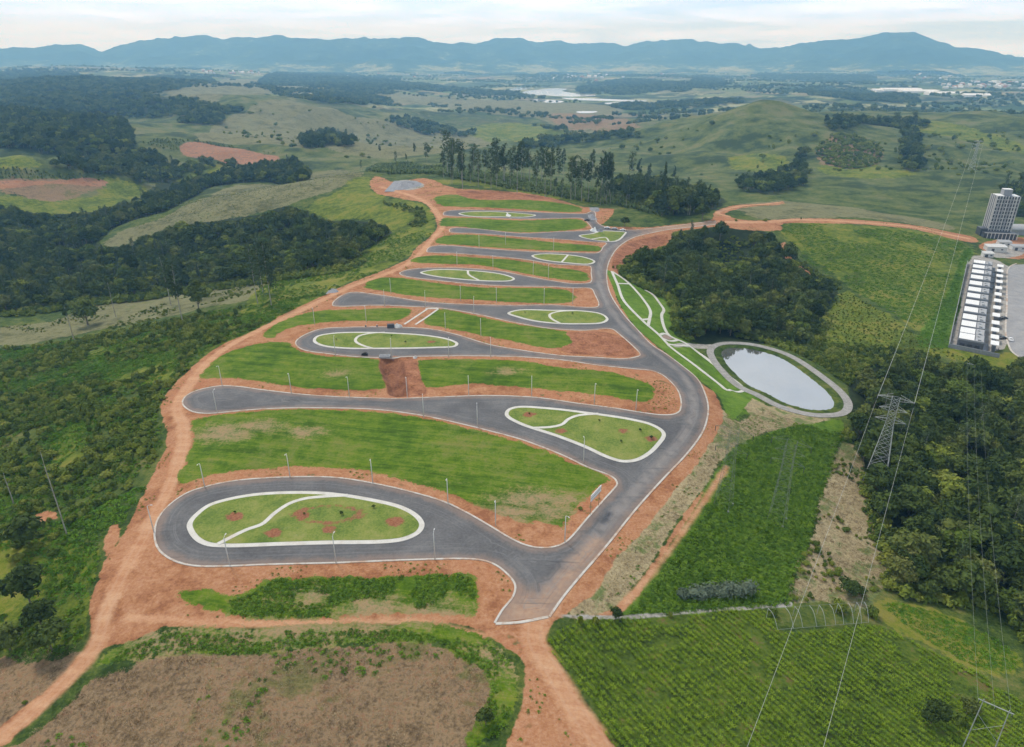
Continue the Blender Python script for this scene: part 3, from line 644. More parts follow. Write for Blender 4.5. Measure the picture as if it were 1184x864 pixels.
lawn_m, nt = new_mat('island_lawn'); q = N(nt)
lc = q.ramp(q.math('MULTIPLY_ADD', q.math('ADD', q.math('MULTIPLY', q.noise(.12, 5, .7), .6), q.math('MULTIPLY', q.noise(1.6, 4, .7), .4)), 1.6, -.32), [(.3, (0.0926, 0.148, 0.0284)), (.45, (0.155, 0.208, 0.0425)), (.58, (0.216, 0.243, 0.0607)), (.75, (0.284, 0.267, 0.101))])
sc = q.math('ADD', q.attr('sd_scar'), q.math('MULTIPLY', q.math('SUBTRACT', q.noise(.8, 5, .7), .5), 3.2))
lc = q.mix(q.step(sc, -.35, .35), lc, q.ramp(q.noise(2, 3), [(.3, (.2, .07, .04)), (.7, (.32, .15, .08))]))
q.out(lc, .95, .1, q.noise(2.2, 4), .4, .2)
ISLANDS = [
 ([(216,610),(218,603),(224,596),(240,584),(266,576),(300,570.5),(348,568.5),(388,570.5),(433,577.5),(465,585.5),(484,596),(491,607),(486,617),(470,625),(449,628.5),(380,630),(327,631.5),(266,633.5),(240,632),(225,625)], 1.45,
  [[(252,630),(285,613.5),(303,607),(318,594),(335,583),(352,577.5),(375,575),(402,573.5)]],
  [(272,598,2.0,0),(317,617,1.8,0),(380,613,1.5,0),(457,604,2.0,0),(379,595.5,3.7,.75),(350,597,1.6,0)]),
 ([(584,481),(587,473.5),(600,470),(640,472.2),(680,477),(733,485),(754,490.5),(767,498),(770,504),(764,514),(752,526),(736,534),(720,535.3),(701,530),(674,517.5),(640,504.5),(600,491)], 1.35,
  [[(616,495.5),(637,494.5),(650,491.5),(657,485.5),(669,481),(692,479.2)]], [(612,480,1.8,0),(648,499,1.6,0),(720,499,1.4,0),(753,508,1.6,0)]),
 ([(362,395.5),(366,389),(384,385.4),(416,384.2),(452,385),(490,387.5),(518,392),(530,397.5),(526,401.5),(505,402.8),(440,404),(400,403.7),(374,401)], 1.35,
  [[(431,403.5),(422,401),(413,397),(411,393.5),(416,388.8),(430,385.8),(445,385)]], [(499,396,1.5,0)]),
 ([(586.5,362.5),(600,358.5),(638,358.8),(676,359.8),(696,363.2),(703.5,369),(700,373),(690,375),(651,375.2),(620,372.3),(600,367.8)], 1.3,
  [[(648,374.8),(637,368.5),(636,364),(645,361),(664,359.8)]], []),
 ([(485.5,315.5),(503,312),(541,312.8),(579,316.8),(595.5,322.5),(590,325.3),(570,325.8),(541,324.3),(503,320.2)], 1.3,
  [[(541,313),(542,318),(554,324.8)]], []),
 ([(614.5,296),(625,293.8),(656,294.7),(681,299),(688.5,303),(680,306.2),(651,304.2),(623,300.2)], 1.3, [[(657,295),(649,304)]], []),
 ([(669,273),(684,270.3),(696,267.2),(712,267.6),(724,268.6),(723,271.5),(708,280),(684,277.4)], 1.25, [[(684,277),(700,275),(704,279.5)]], []),
 ([(530,247.3),(541,245.2),(570,244.9),(600,246.7),(614,248),(620,249.2),(610,251.3),(580,251.2),(545,250.6)], 1.3, [[(586,246),(589,251)]], []),
]
for k, (outl, wd, paths, scars) in enumerate(ISLANDS):
    w = resample(smooth(P(outl), True, 5), 1.0)
    c = w.mean(0)
    area = .5 * np.sum(w[:, 0] * np.roll(w[:, 1], -1) - np.roll(w[:, 0], -1) * w[:, 1])
    if area < 0: w = w[::-1]
    sheet('island_pavement', w, pave, .19, 2.5, skirt=.2)
    nn = normals(w, True); inner = w + nn * wd
    sp = [(P([(x, y)])[0], rad, hole) for x, y, rad, hole in scars]
    def sd_scar(x, y, sp=sp):
        d = np.full(len(x), -9.0)
        for cc_, rad, hole in sp:
            r_ = np.hypot((x - cc_[0]) * (.42 if hole else .8), y - cc_[1])
            d = np.maximum(d, (.42 - np.abs(r_ - rad)) if hole else rad - r_)
        return d
    sheet('island_lawn', inner, lawn_m, .235, 1.3 if k < 3 else 2.5, {'sd_scar': sd_scar})
    for pth in paths: strip('island_path', smooth(P(pth), False, 5), -.62, .62, .29, pave, False, .08)
PARK = [[(707.5,314),(714,329),(722,349),(742,370),(762,387.5),(772,398),(773.5,400),(800,420),(830,443),(841,451.5),(850,453),(859,452),(858,448),(838,432),(813,412),(797,400),(786,394),(775,389),(768.5,380),(765,365),(767.5,358),(760,347),(754.5,340.6),(746,335.5)],
        [(707.5,314),(724,325),(742,344),(752,360),(751,369),(749.5,376)],[(714.5,328),(728,328.5)],[(742,370),(752,369)],[(762,387.5),(769,386),(775,389)],[(765,391),(774,394.5),(783,393.5)],[(772,398),(782,399.5),(797,400)]]
for p in PARK: strip('park_path', smooth(P(p), False, 5), -.75, .75, .14, pave, False, .25)
sheet('planting_bed', resample(smooth(P([(766,388.5),(770,387.3),(775,389.5),(778,391.5),(772,393),(767,391.5)]), True, 3), 1), asph, .1, 2)

# water
wm, nt = new_mat('pond_water'); q = N(nt)
q.out(q.ramp(q.noise(.05, 4, .6), [(.35, (.1, .105, .1)), (.65, (.2, .2, .195))]), .03, .8, q.noise(.22, 4, .6), .07, .25, IOR=3.6)
sheet_z = -9.93
def water(name, poly, z, mat):
    V = np.column_stack([poly, np.full(len(poly), z)])
    o = link_mesh(name, raw_mesh(name, V, [tuple(range(len(poly)))]), mat, kind='structure')
    bm = bmesh.new(); bm.from_mesh(o.data); bmesh.ops.triangulate(bm, faces=bm.faces); bmesh.ops.recalc_face_normals(bm, faces=bm.faces); bm.to_mesh(o.data); bm.free()
    if o.data.polygons[0].normal.z < 0: o.data.flip_normals()
grav, nt = new_mat('gravel_track'); q = N(nt)
q.out(q.ramp(q.math('MULTIPLY_ADD', q.math('ADD', q.math('MULTIPLY', q.noise(.5, 5, .7), .5), q.math('MULTIPLY', q.noise(3, 4, .7), .5)), 1.7, -.35), [(.25, (.2, .19, .175)), (.5, (.3, .29, .275)), (.75, (.4, .39, .37))]), .95, .1)
pr_area = np.sum(pond_w[:, 0] * np.roll(pond_w[:, 1], -1) - np.roll(pond_w[:, 0], -1) * pond_w[:, 1])
sg = -1 if pr_area > 0 else 1
strip('gravel_track', pond_w, sg * 3.4, sg * 6.6, .16, grav, True, .3)
water('pond_water', pond_w, -9.96, wm)
wm2, nt = new_mat('lake_water'); q = N(nt); q.out((.4, .42, .43), .1, .8, IOR=1.8)
for lw in lakes_w: water('lake_water', lw, LAKE_Z + .6, wm2)
# right-hand service road by the terraced houses
ROAD2 = [(1165,309),(1172,306.5),(1184,306),(1260,300),(1300,420),(1184,416),(1172,408),(1166,398),(1163,385),(1165,340)]
sroad, nt = new_mat('old_asphalt'); q = N(nt)
q.out(q.ramp(q.noise(.2, 5, .7), [(.3, (.24, .24, .245)), (.7, (.34, .335, .33))]), .9, .2)
sheet('side_road', resample(smooth(P(ROAD2), True, 3), 2), sroad, .1, 4, {'sd_lane': lambda x, y: x * 0 + 9, 'sd_dust': lambda x, y: x * 0 - 9, 'sd_edge': lambda x, y: x * 0 + 9})
strip('kerb', smooth(P([(1175,305),(1168,308),(1164.5,313),(1164,340),(1162.5,385),(1165.5,398),(1171,408),(1184,417)]), False, 4), -.3, .5, .22, conc, False, .3)

# ------------------------------------------------------------------ foliage materials
def leaf_mat(name, stops, var=.5, pos_scale=.25, spec=.05):
    m, nt = new_mat(name); q = N(nt)
    rnd = q.node('ShaderNodeObjectInfo').outputs['Random']
    nz = q.noise(pos_scale, 3, .6); fine = q.noise(2.2, 3, .7)
    nz = q.math('MULTIPLY_ADD', q.noise(pos_scale * .13, 3, .6), 1.5, q.math('MULTIPLY', q.math('SUBTRACT', nz, .5), .6))
    nz = q.math('SUBTRACT', nz, .25)
    f = q.math('ADD', q.math('MULTIPLY', rnd, var), q.math('ADD', q.math('MULTIPLY', q.math('SUBTRACT', nz, .25), .7 * (1 - var)), q.math('MULTIPLY', q.math('SUBTRACT', fine, .3), .5)))
    q.out(q.ramp(f, stops), .75, spec)
    return m
M_forest = leaf_mat('forest_leaves', [(.05, (0.0233, 0.0405, 0.0117)), (.3, (0.0466, 0.0728, 0.0174)), (.55, (0.0778, 0.11, 0.0246)), (.78, (0.13, 0.152, 0.0377)), (.95, (0.195, 0.187, 0.0617))], .62)
M_euc = leaf_mat('eucalyptus_leaves', [(.1, (0.0374, 0.0595, 0.0263)), (.5, (0.0748, 0.108, 0.0427)), (.9, (0.136, 0.167, 0.0689))])
M_bush = leaf_mat('scrub_leaves', [(.05, (0.0496, 0.0778, 0.0149)), (.35, (0.101, 0.147, 0.0231)), (.6, (0.169, 0.207, 0.0322)), (.8, (0.225, 0.251, 0.0461)), (1, (0.316, 0.26, 0.0754))], .6)
M_weed = leaf_mat('weed_leaves', [(.1, (0.054, 0.11, 0.011)), (.45, (0.101, 0.192, 0.0184)), (.75, (0.16, 0.257, 0.0275)), (1, (0.254, 0.294, 0.0459))], .55, .12)
M_corn = leaf_mat('crop_leaves', [(.1, (0.0746, 0.141, 0.011)), (.4, (0.16, 0.256, 0.0183)), (.7, (0.243, 0.344, 0.0274)), (1, (0.373, 0.422, 0.0548))], .5, .07)
M_tuft = leaf_mat('dry_leaves', [(.1, (0.0725, 0.049, 0.0274)), (.35, (0.181, 0.122, 0.0666)), (.6, (0.314, 0.221, 0.122)), (.8, (0.459, 0.362, 0.216)), (1, (0.181, 0.0991, 0.0539))], .8, .2)
M_lot = leaf_mat('plot_grass_leaves', [(.1, (0.0504, 0.129, 0.00924)), (.45, (0.0864, 0.193, 0.0143)), (.75, (0.13, 0.239, 0.0231)), (1, (0.187, 0.258, 0.042))], .55, .12)
M_silver = leaf_mat('silver_leaves', [(.1, (0.072, 0.102, 0.066)), (.5, (0.132, 0.168, 0.114)), (1, (0.204, 0.24, 0.168))], .3)
M_banana = leaf_mat('banana_leaves', [(.1, (0.057, 0.0918, 0.0225)), (.5, (0.114, 0.162, 0.0405)), (1, (0.194, 0.227, 0.072))], .6)
bk, nt = new_mat('bark'); q = N(nt)
q.out(q.ramp(q.noise(1.2, 5, .7), [(.3, (.1, .085, .065)), (.7, (.24, .21, .17))]), .95, .1)
pb, nt = new_mat('pale_bark'); q = N(nt)
q.out(q.ramp(q.noise(.9, 5, .7), [(.3, (.22, .2, .17)), (.7, (.42, .4, .36))]), .9, .1)

# ------------------------------------------------------------------ foliage meshes
def unit(v): return v / (np.linalg.norm(v, axis=-1, keepdims=True) + 1e-9)
def cards(c, nrm, size, aspect=1.4):
    """one bent leaf clump per centre"""
    m = len(c); r = unit(rng.normal(size=(m, 3))); u = unit(np.cross(nrm, r)); v = np.cross(nrm, u)
    s = size if np.ndim(size) else np.full(m, size); s = s[:, None]
    V = np.stack([c - u * s * aspect * .5 - v * s * .35, c - u * s * .1 - v * s * .5 + nrm * s * .12, c + u * s * aspect * .5 + v * s * .05, c + u * s * .1 + v * s * .5 + nrm * s * .1], 1)
    return V.reshape(-1, 3), np.arange(4 * m).reshape(m, 4)
def ico(sub=1):
    bm = bmesh.new(); bmesh.ops.create_icosphere(bm, subdivisions=sub, radius=1)
    V = np.array([v.co[:] for v in bm.verts]); F = [[v.index for v in f.verts] for f in bm.faces]; bm.free(); return V, F
ICO = ico(1); ICO2 = ico(2)
def leafcloud(lobes, nleaf, size, core=.78, low=-.45, ragged=.2):
    L = np.array([l[:6] for l in lobes], float)   # cx cy cz rx ry rz
    wgt = L[:, 3] * L[:, 5]; wgt /= wgt.sum()
    k = rng.choice(len(L), nleaf, p=wgt)
    d = unit(rng.normal(size=(nleaf * 2, 3))); d = d[d[:, 2] > low][:nleaf]; k = k[:len(d)]
    rad = L[k, 3:6]; c = L[k, :3] + d * rad * (1 + (rng.random((len(d), 1)) - .6) * ragged * 2)
    nn = unit(d / rad + rng.normal(size=d.shape) * .45 + np.array([0, 0, .25]))
    V, F = cards(c, nn, size * (.65 + .7 * rng.random(len(d))))
    Vs = [V]; Fs = [tuple(int(i) for i in f) for f in F]; o = len(V)
    if core:
        for l in L:
            cv = ICO[0] * l[3:6] * core * (1 + .12 * rng.normal(size=(len(ICO[0]), 1))) + l[:3]
            Vs.append(cv); Fs += [tuple(i + o for i in f) for f in ICO[1]]; o += len(cv)
    return np.vstack(Vs), Fs
def trunk_mesh(h, r, lean=.3, limbs=(), n=6):
    mb = MB(); pts = [(0, 0, -1.0)] + [(lean * t * t + .08 * math.sin(5 * t), .1 * math.sin(4 * t + 1), h * t) for t in (.02, .3, .6, .85, 1)]
    mb.tube(pts, [r * 1.35, r * 1.15, r * .85, r * .65, r * .45, r * .25], n)
    for (t, dx, dy, dz, rr) in limbs:
        b = (lean * t * t, 0, h * t); mb.tube([b, (b[0] + dx * .5, b[1] + dy * .5, b[2] + dz * .65), (b[0] + dx, b[1] + dy, b[2] + dz)], [rr, rr * .7, rr * .3], 5)
    return mb
class Proto: pass
def make_proto(name, tr, crown, leafm, barkm):
    p = Proto(); p.name = name
    p.crown = raw_mesh(name + '_crown', crown[0], crown[1]); p.crown.materials.append(leafm)
    p.trunk = None
    V, F = list(map(tuple, crown[0])), list(crown[1]); nc = len(F)
    if tr:
        p.trunk = tr.mesh(name + '_trunk'); p.trunk.materials.append(barkm)
        o = len(V); V += tr.V; F += [tuple(i + o for i in f) for f in tr.F]
    me = raw_mesh(name + '_whole', V, F); me.materials.append(leafm)
    if tr:
        me.materials.append(barkm); mi = np.zeros(len(F), np.int32); mi[nc:] = 1; me.polygons.foreach_set('material_index', mi)
    p.whole = me; p.obj = bpy.data.objects.new(name + '_pattern', me)      # never linked: the pattern that the masses repeat
    p.h = max(v[2] for v in V)
    return p
def broad(seed, h=10, w=4.0, nleaf=520, size=.75):
    r_ = random.Random(seed); lobes = [(0, 0, h * .66, w * .62, w * .62, h * .3)]
    for k in range(r_.randint(6, 9)):
        a = 2 * PI * k / 7 + r_.random(); q_ = w * (.38 + .34 * r_.random()); z = h * (.48 + .36 * r_.random()); s = w * (.3 + .22 * r_.random())
        lobes.append((q_ * math.cos(a), q_ * math.sin(a), z, s, s, s * .78))
    lobes.append((r_.uniform(-.8, .8), r_.uniform(-.8, .8), h * .86, w * .42, w * .42, h * .14))
    limbs = [(.45, l[0] * .8, l[1] * .8, l[2] - h * .45, .1) for l in lobes[1:5]]
    return trunk_mesh(h * .62, .22, r_.uniform(-.4, .4), limbs), leafcloud(lobes, nleaf, size)
PF = [make_proto('broadleaf', *broad(11 + k, h_, w_, n_, s_), M_forest, bk) for k, (h_, w_, n_, s_) in enumerate([(9.5, 4.2, 620, .72), (11.5, 4.6, 720, .75), (8, 4.4, 560, .7), (10.5, 3.6, 520, .7), (7, 3.2, 420, .66)])]
PF2 = [make_proto('pale_broadleaf', *broad(131 + k, h_, w_, n_, s_), M_bush, bk) for k, (h_, w_, n_, s_) in enumerate([(8, 4.6, 620, .66), (10, 3.8, 560, .66)])]
def euc(seed, h, w, base, nleaf=360):
    r_ = random.Random(seed); lobes = []
    for k in range(16):
        t = base + (1 - base) * (k + .5) / 16; a = r_.random() * 6.28; spread = w * (1 - .62 * abs((t - base) / (1 - base) - .42) * 1.4)
        s = w * (.28 + .25 * r_.random()); lobes.append((spread * .62 * math.cos(a), spread * .62 * math.sin(a), h * t, s, s, s * 1.15))
    limbs = [(l[2] / h * .9, l[0], l[1], h * .06, .06) for l in lobes[::2]]
    return trunk_mesh(h * .97, .2, r_.uniform(-.8, .8), limbs), leafcloud(lobes, nleaf, .85, .36, -.8, .4)
PE = [make_proto('eucalyptus', *euc(31 + k, h_, w_, b_), M_euc, pb) for k, (h_, w_, b_) in enumerate([(28, 3.6, .42), (25, 3.0, .5), (30, 4.2, .34), (24, 2.6, .56)])]
PC = [make_proto('conifer', *(trunk_mesh(26, .22, .2), leafcloud([(0, 0, 26 * t, 3.4 * (1 - t) + .5, 3.4 * (1 - t) + .5, 2.2) for t in np.linspace(.12, .97, 12)], 620, .8, .6, -.9, .3)), M_euc, bk)]
PT = [make_proto('slender', *euc(51 + k, h_, 1.7, .62, 170), M_euc, pb) for k, h_ in enumerate((21, 23))]
def bush(seed, w, h, nleaf, size):
    r_ = random.Random(seed); lobes = [(0, 0, h * .45, w * .6, w * .6, h * .5)]
    for k in range(4):
        a = 1.57 * k + r_.random(); lobes.append((w * .5 * math.cos(a), w * .5 * math.sin(a), h * (.3 + .25 * r_.random()), w * .42, w * .42, h * .36))
    return None, leafcloud(lobes, nleaf, size, .75, -.2, .3)
PB = [make_proto('scrub', *bush(61 + k, w_, h_, n_, s_), M_bush, bk) for k, (w_, h_, n_, s_) in enumerate([(1.5, 1.9, 150, .42), (1.2, 1.3, 110, .36), (1.9, 1.6, 170, .45), (1.0, 2.3, 120, .4)])]
PS = [make_proto('silver_scrub', *bush(71, 1.6, 1.7, 190, .38), M_silver, bk)]
def weed(seed, w, h, n, s, low=.1):
    c = rng.normal(size=(n, 3)) * np.array([w * .5, w * .5, 0]); rr = np.hypot(c[:, 0], c[:, 1]) / w
    c[:, 2] = h * np.clip(1 - rr * rr, .15, 1) * (.45 + .55 * rng.random(n))
    nn = unit(rng.normal(size=(n, 3)) * .5 + np.array([0, 0, 1.0]) + c * np.array([.8, .8, 0]))
    V, F = cards(c, nn, s * (.6 + .8 * rng.random(n))); return None, (V, [tuple(int(i) for i in f) for f in F])
PW = [make_proto('weed', *weed(k, .9, .55 + .15 * k, 46, .3), M_weed, bk) for k in range(3)]
def blades(n, h, spread, w, droop, seed, stalk=0):
    r_ = random.Random(seed); V = []; F = []
    for k in range(n):
        a = r_.random() * 6.28; x0, y0 = r_.gauss(0, spread), r_.gauss(0, spread); hh = h * r_.uniform(.6, 1.1); l = hh * droop * r_.uniform(.7, 1.3)
        ca_, sa_ = math.cos(a), math.sin(a); zb_ = stalk * hh * r_.random(); o = len(V)
        for t, ww in ((0, w), (.55, w * .9), (1, w * .15)):
            px_ = x0 + ca_ * l * t; py_ = y0 + sa_ * l * t; pz_ = zb_ + (hh - zb_) * (t * 1.5 - .75 * t * t * (1 + droop * .5)) if droop > .3 else hh * t
            V += [(px_ - sa_ * ww / 2, py_ + ca_ * ww / 2, pz_), (px_ + sa_ * ww / 2, py_ - ca_ * ww / 2, pz_)]
        F += [(o, o + 1, o + 3, o + 2), (o + 2, o + 3, o + 5, o + 4)]
    return np.array(V), F
PK = [make_proto('crop', None, blades(20, .78 + .1 * k, .2, .075, .6, 81 + k, .5), M_corn, bk) for k in range(3)]
PG = [make_proto('tuft', None, blades(26, .3, .33, .045, .6, 91 + k), M_tuft, bk) for k in range(3)]
PN = [make_proto('banana', None, blades(11, 4.2, .25, .85, .6, 95 + k, .35), M_banana, bk) for k in range(2)]
PL = [make_proto('lotgrass', *weed(20 + k, .7, .22, 34, .2), M_lot, bk) for k in range(2)]
def farclump(seed, nl=130):
    r_ = random.Random(seed); lobes = [(r_.uniform(-5, 5), r_.uniform(-5, 5), r_.uniform(4.5, 7.5), 3.6, 3.6, 3.6) for k in range(8)]
    return None, leafcloud(lobes, nl, 1.7, .85, -.3, .25)
PX = [make_proto('wood_clump', *farclump(101 + k), M_forest, bk) for k in range(3)]

# ------------------------------------------------------------------ scattering
def SDA(key, x, y):
    r = np.hypot(x, y); a = np.arctan2(x, y)
    i = np.clip(np.searchsorted(R, r), 0, NR - 1); j = np.clip(np.searchsorted(A, a), 0, NA - 1)
    return SD[key].reshape(NR, NA)[i, j]
def scatter(poly_px, sp, avoid=('soil', 'track'), gap=1.0, patch=None, world=None, top=0):
    w = smooth(P(poly_px), True, 3) if world is None else world
    lo, hi = w.min(0), w.max(0)
    nx, ny = int((hi[0] - lo[0]) / sp) + 1, int((hi[1] - lo[1]) / sp) + 1
    xs, ys = np.meshgrid(lo[0] + sp * np.arange(nx), lo[1] + sp * np.arange(ny))
    xs = xs.ravel() + (rng.random(xs.size) - .5) * sp * .95; ys = ys.ravel() + (rng.random(ys.size) - .5) * sp * .95
    k = inside(w, xs, ys)
    for a in avoid: k &= SDA(a, xs, ys) < -gap / np.maximum(1, np.hypot(xs, ys) / 350)
    if top:      # keep crowns, not only feet, within the traced outline of the wood
        q3 = np.array([xs, ys, TZ(xs, ys) + top]); dpt = q3[1] * CP - (q3[2] - H) * SP
        ok_ = dpt > 1; u_ = 592 + FPX * q3[0] / np.where(ok_, dpt, 1); v_ = 432 - FPX * (q3[1] * SP + (q3[2] - H) * CP) / np.where(ok_, dpt, 1)
        k &= inside(smooth(np.array(poly_px, float), True, 3), u_, v_) | (u_ > 1184) | (u_ < 0)
    if patch: k &= fbm(xs, ys, patch[0], 3, patch[2] if len(patch) > 2 else 3) > patch[1]
    k &= sdf_poly(pond_w, xs, ys, 20) < -16      # keep the pond and the track round it open
    return np.stack([xs[k], ys[k]], 1)
def mass(name, parts, label=None):
    """one object made of many copies; parts: list of (points xy, patterns, scale lo, hi[, sink])"""
    X, S, I, RZ = [], [], [], []; protos = []
    for part in parts:
        pts, pr_, lo, hi = part[:4]; sink = part[4] if len(part) > 4 else 0
        if not len(pts): continue
        b = len(protos); protos += pr_; m = len(pts)
        X.append(np.column_stack([pts, TZ(pts[:, 0], pts[:, 1]) - sink])); s = lo + (hi - lo) * rng.random(m) ** 1.3
        S.append(np.column_stack([s * (.85 + .3 * rng.random(m)), s * (.85 + .3 * rng.random(m)), s * (.8 + .4 * rng.random(m))]))
        I.append(b + rng.integers(0, len(pr_), m)); RZ.append(np.column_stack([(rng.random((m, 2)) - .5) * .12, rng.random(m) * 6.28]))
    X, S, I, RZ = map(np.concatenate, (X, S, I, RZ))
    me = bpy.data.meshes.new(name); me.vertices.add(len(X)); me.vertices.foreach_set('co', X.astype(np.float32).ravel())
    for nm, v in (('sc', S), ('rt', RZ)):
        at = me.attributes.new(nm, 'FLOAT_VECTOR', 'POINT'); at.data.foreach_set('vector', v.astype(np.float32).ravel())
    at = me.attributes.new('pick', 'INT', 'POINT'); at.data.foreach_set('value', I.astype(np.int32))
    o = bpy.data.objects.new(name, me); COL.objects.link(o); o['kind'] = 'stuff'
    if label: o['label'] = label
    ng = bpy.data.node_groups.new(name + '_growth', 'GeometryNodeTree')
    ng.interface.new_socket('Geometry', in_out='INPUT', socket_type='NodeSocketGeometry'); ng.interface.new_socket('Geometry', in_out='OUTPUT', socket_type='NodeSocketGeometry')
    gi = ng.nodes.new('NodeGroupInput'); go = ng.nodes.new('NodeGroupOutput'); jn_ = ng.nodes.new('GeometryNodeJoinGeometry')
    def na(nm, t):
        k = ng.nodes.new('GeometryNodeInputNamedAttribute'); k.data_type = t; k.inputs['Name'].default_value = nm; return k.outputs[0]
    asc, art, apk = na('sc', 'FLOAT_VECTOR'), na('rt', 'FLOAT_VECTOR'), na('pick', 'INT')
    for k, p in enumerate(protos):
        oi = ng.nodes.new('GeometryNodeObjectInfo'); oi.inputs['Object'].default_value = p.obj; oi.inputs['As Instance'].default_value = True
        cmpn = ng.nodes.new('FunctionNodeCompare'); cmpn.data_type = 'INT'; cmpn.operation = 'EQUAL'
        ng.links.new(apk, cmpn.inputs[2]); cmpn.inputs[3].default_value = k
        ip = ng.nodes.new('GeometryNodeInstanceOnPoints')
        ng.links.new(gi.outputs[0], ip.inputs['Points']); ng.links.new(cmpn.outputs[0], ip.inputs['Selection']); ng.links.new(oi.outputs['Geometry'], ip.inputs['Instance'])
        ng.links.new(art, ip.inputs['Rotation']); ng.links.new(asc, ip.inputs['Scale']); ng.links.new(ip.outputs[0], jn_.inputs[0])
    ng.links.new(jn_.outputs[0], go.inputs[0])
    md = o.modifiers.new('growth', 'NODES'); md.node_group = ng
    return o
def plant(name, p, xy, s, label, cat, group=None, rz=None, sink=.1, sxy=None):
    """one plant as a thing of its own: an Empty at its foot with a crown and a trunk"""
    z = float(TZ(xy[0], xy[1])) - sink
    o = empty(name, (xy[0], xy[1], z), rz if rz is not None else random.random() * 6.28, label, cat, group)
    q_ = sxy or s; o.scale = (q_, q_, s)
    link_mesh('crown', p.crown, None, o)
    if p.trunk: link_mesh('trunk', p.trunk, None, o)
    return o
def single(name, p, xy, s, label, cat, group=None, sink=.1, sxy=None):
    z = float(TZ(xy[0], xy[1])) - sink
    o = link_mesh(name, p.whole, None, None, (xy[0], xy[1], z)); o.rotation_euler = (0, 0, random.random() * 6.28); q_ = sxy or s; o.scale = (q_, q_, s)
    return tag(o, label, cat, group)

# forest: traced woods
WOODS_NEAR = [
  [(985,440),(1030,418),(1090,420),(1184,430),(1200,430),(1230,640),(1200,735),(1184,738),(1150,700),(1100,694),(1060,690),(1035,680),(1032,640),(1012,580),(1000,540),(985,500)],
  [(770,273),(828,264),(884,270),(902,285),(920,299),(966,332),(958,352),(943,377),(928,402),(880,396),(800,392),(786,377),(781,347),(754,334),(724,314),(729,300),(778,289)]]
WOODS_LEFT = [
  [(0,240),(40,246),(75,248),(130,240),(175,224),(225,207),(330,185),(355,194),(350,210),(320,212),(250,215),(220,230),(190,245),(160,253),(130,265),(110,282),(60,288),(0,300)],
  [(0,290),(60,283),(110,285),(140,285),(200,262),(300,249),(330,240),(350,246),(380,256),(440,259),(453,268),(448,275),(420,290),(413,303),(398,310),(330,321),(220,334),(150,345),(100,350),(30,360),(-40,362),(-60,300)]]
WOODS_BACK = [
  [(0,128),(60,125),(140,137),(150,150),(155,165),(150,185),(60,180),(30,172),(0,172)],
  [(150,178),(165,172),(200,185),(215,195),(188,212),(168,215),(150,205),(120,203),(60,195),(50,186),(100,180)],
  [(205,140),(225,130),(258,127),(250,145),(215,143)],[(346,160),(362,153),(384,149),(398,156),(416,167),(398,171),(382,166),(360,176)],
  [(700,215),(760,206),(800,216),(830,226),(833,238),(800,249),(760,246)],
  [(855,206),(895,198),(918,188),(925,170),(935,168),(928,190),(940,205),(925,217),(890,225),(860,223)],
  [(900,226),(930,226),(960,232),(1010,241),(1080,247),(1130,254),(1130,258),(1080,252),(1010,247),(960,236)],
  [(950,140),(980,134),(1000,136),(1060,136),(1082,142),(1070,147),(1000,144),(985,150),(960,151)],
  [(1160,215),(1200,212),(1200,250),(1166,250)],[(1045,150),(1060,148),(1068,195),(1050,200)],
  [(215,192),(230,190),(240,200),(220,202)],[(255,190),(275,186),(280,192),(262,196)]]
WOODS_FAR = [
  [(0,86),(60,83),(130,92),(230,89),(250,96),(170,112),(120,118),(0,105)],
  [(0,105),(100,95),(165,112),(250,122),(280,130),(260,134),(130,132),(50,128),(0,126)],
  [(300,93),(360,84),(400,86),(470,100),(450,110),(330,100)],[(400,87),(470,95),(560,105),(612,113),(560,111),(480,104),(430,98)],
  [(300,99),(330,105),(400,108),(450,117),(450,122),(400,121),(360,117)],[(440,138),(470,137),(520,150),(555,156),(510,156),(470,150)],
  [(620,166),(650,160),(690,155),(740,157),(735,162),(690,163),(640,174),(605,174)],[(615,145),(660,155),(640,152)],
  [(665,104),(700,95),(730,92),(780,96),(760,107),(690,110)],[(710,122),(800,118),(860,120),(800,125),(720,127)],
  [(808,91),(830,92),(827,103),(808,102)],[(930,104),(960,100),(1000,103),(1060,115),(1040,120),(960,113)],[(545,75),(600,82),(620,90),(560,86)],
  [(880,85),(1000,88),(1000,95),(890,92)],[(770,96),(790,97),(800,105),(780,108)]]
near_l = [scatter(p, s, ('soil', 'gravel'), 2, top=8) for p, s in zip(WOODS_NEAR, (5.4, 4.6))]; clr = smooth(P([(820,290),(836,277),(858,276),(872,288),(870,308),(852,318),(832,314)]), True, 3); near_l[1] = near_l[1][~inside(clr, near_l[1][:, 0], near_l[1][:, 1])]; scatter_right = near_l[0]; near_pts = np.concatenate(near_l)
left_pts = np.concatenate([scatter(p, 5.2, ('soil',), 2, top=8) for p in WOODS_LEFT])
back_pts = np.concatenate([scatter(p, 7.5, ('soil',), 2, top=9) for p in WOODS_BACK])
far_pts = np.concatenate([scatter(p, 17, (), 1, (160, -.22, 3)) for p in WOODS_FAR] + [scatter([(-40,84),(300,78),(700,82),(1240,86),(1240,118),(900,112),(700,124),(520,118),(300,104),(150,100),(-40,120)], 42, (), 1, (420, .16, 6)), scatter([(440,150),(700,150),(1000,118),(1184,110),(1184,134),(960,132),(800,128),(640,132),(500,122)], 36, (), 1, (260, .2, 16))])
for lw_ in lakes_w: far_pts = far_pts[sdf_poly(lw_, far_pts[:, 0], far_pts[:, 1], 60) < -15]
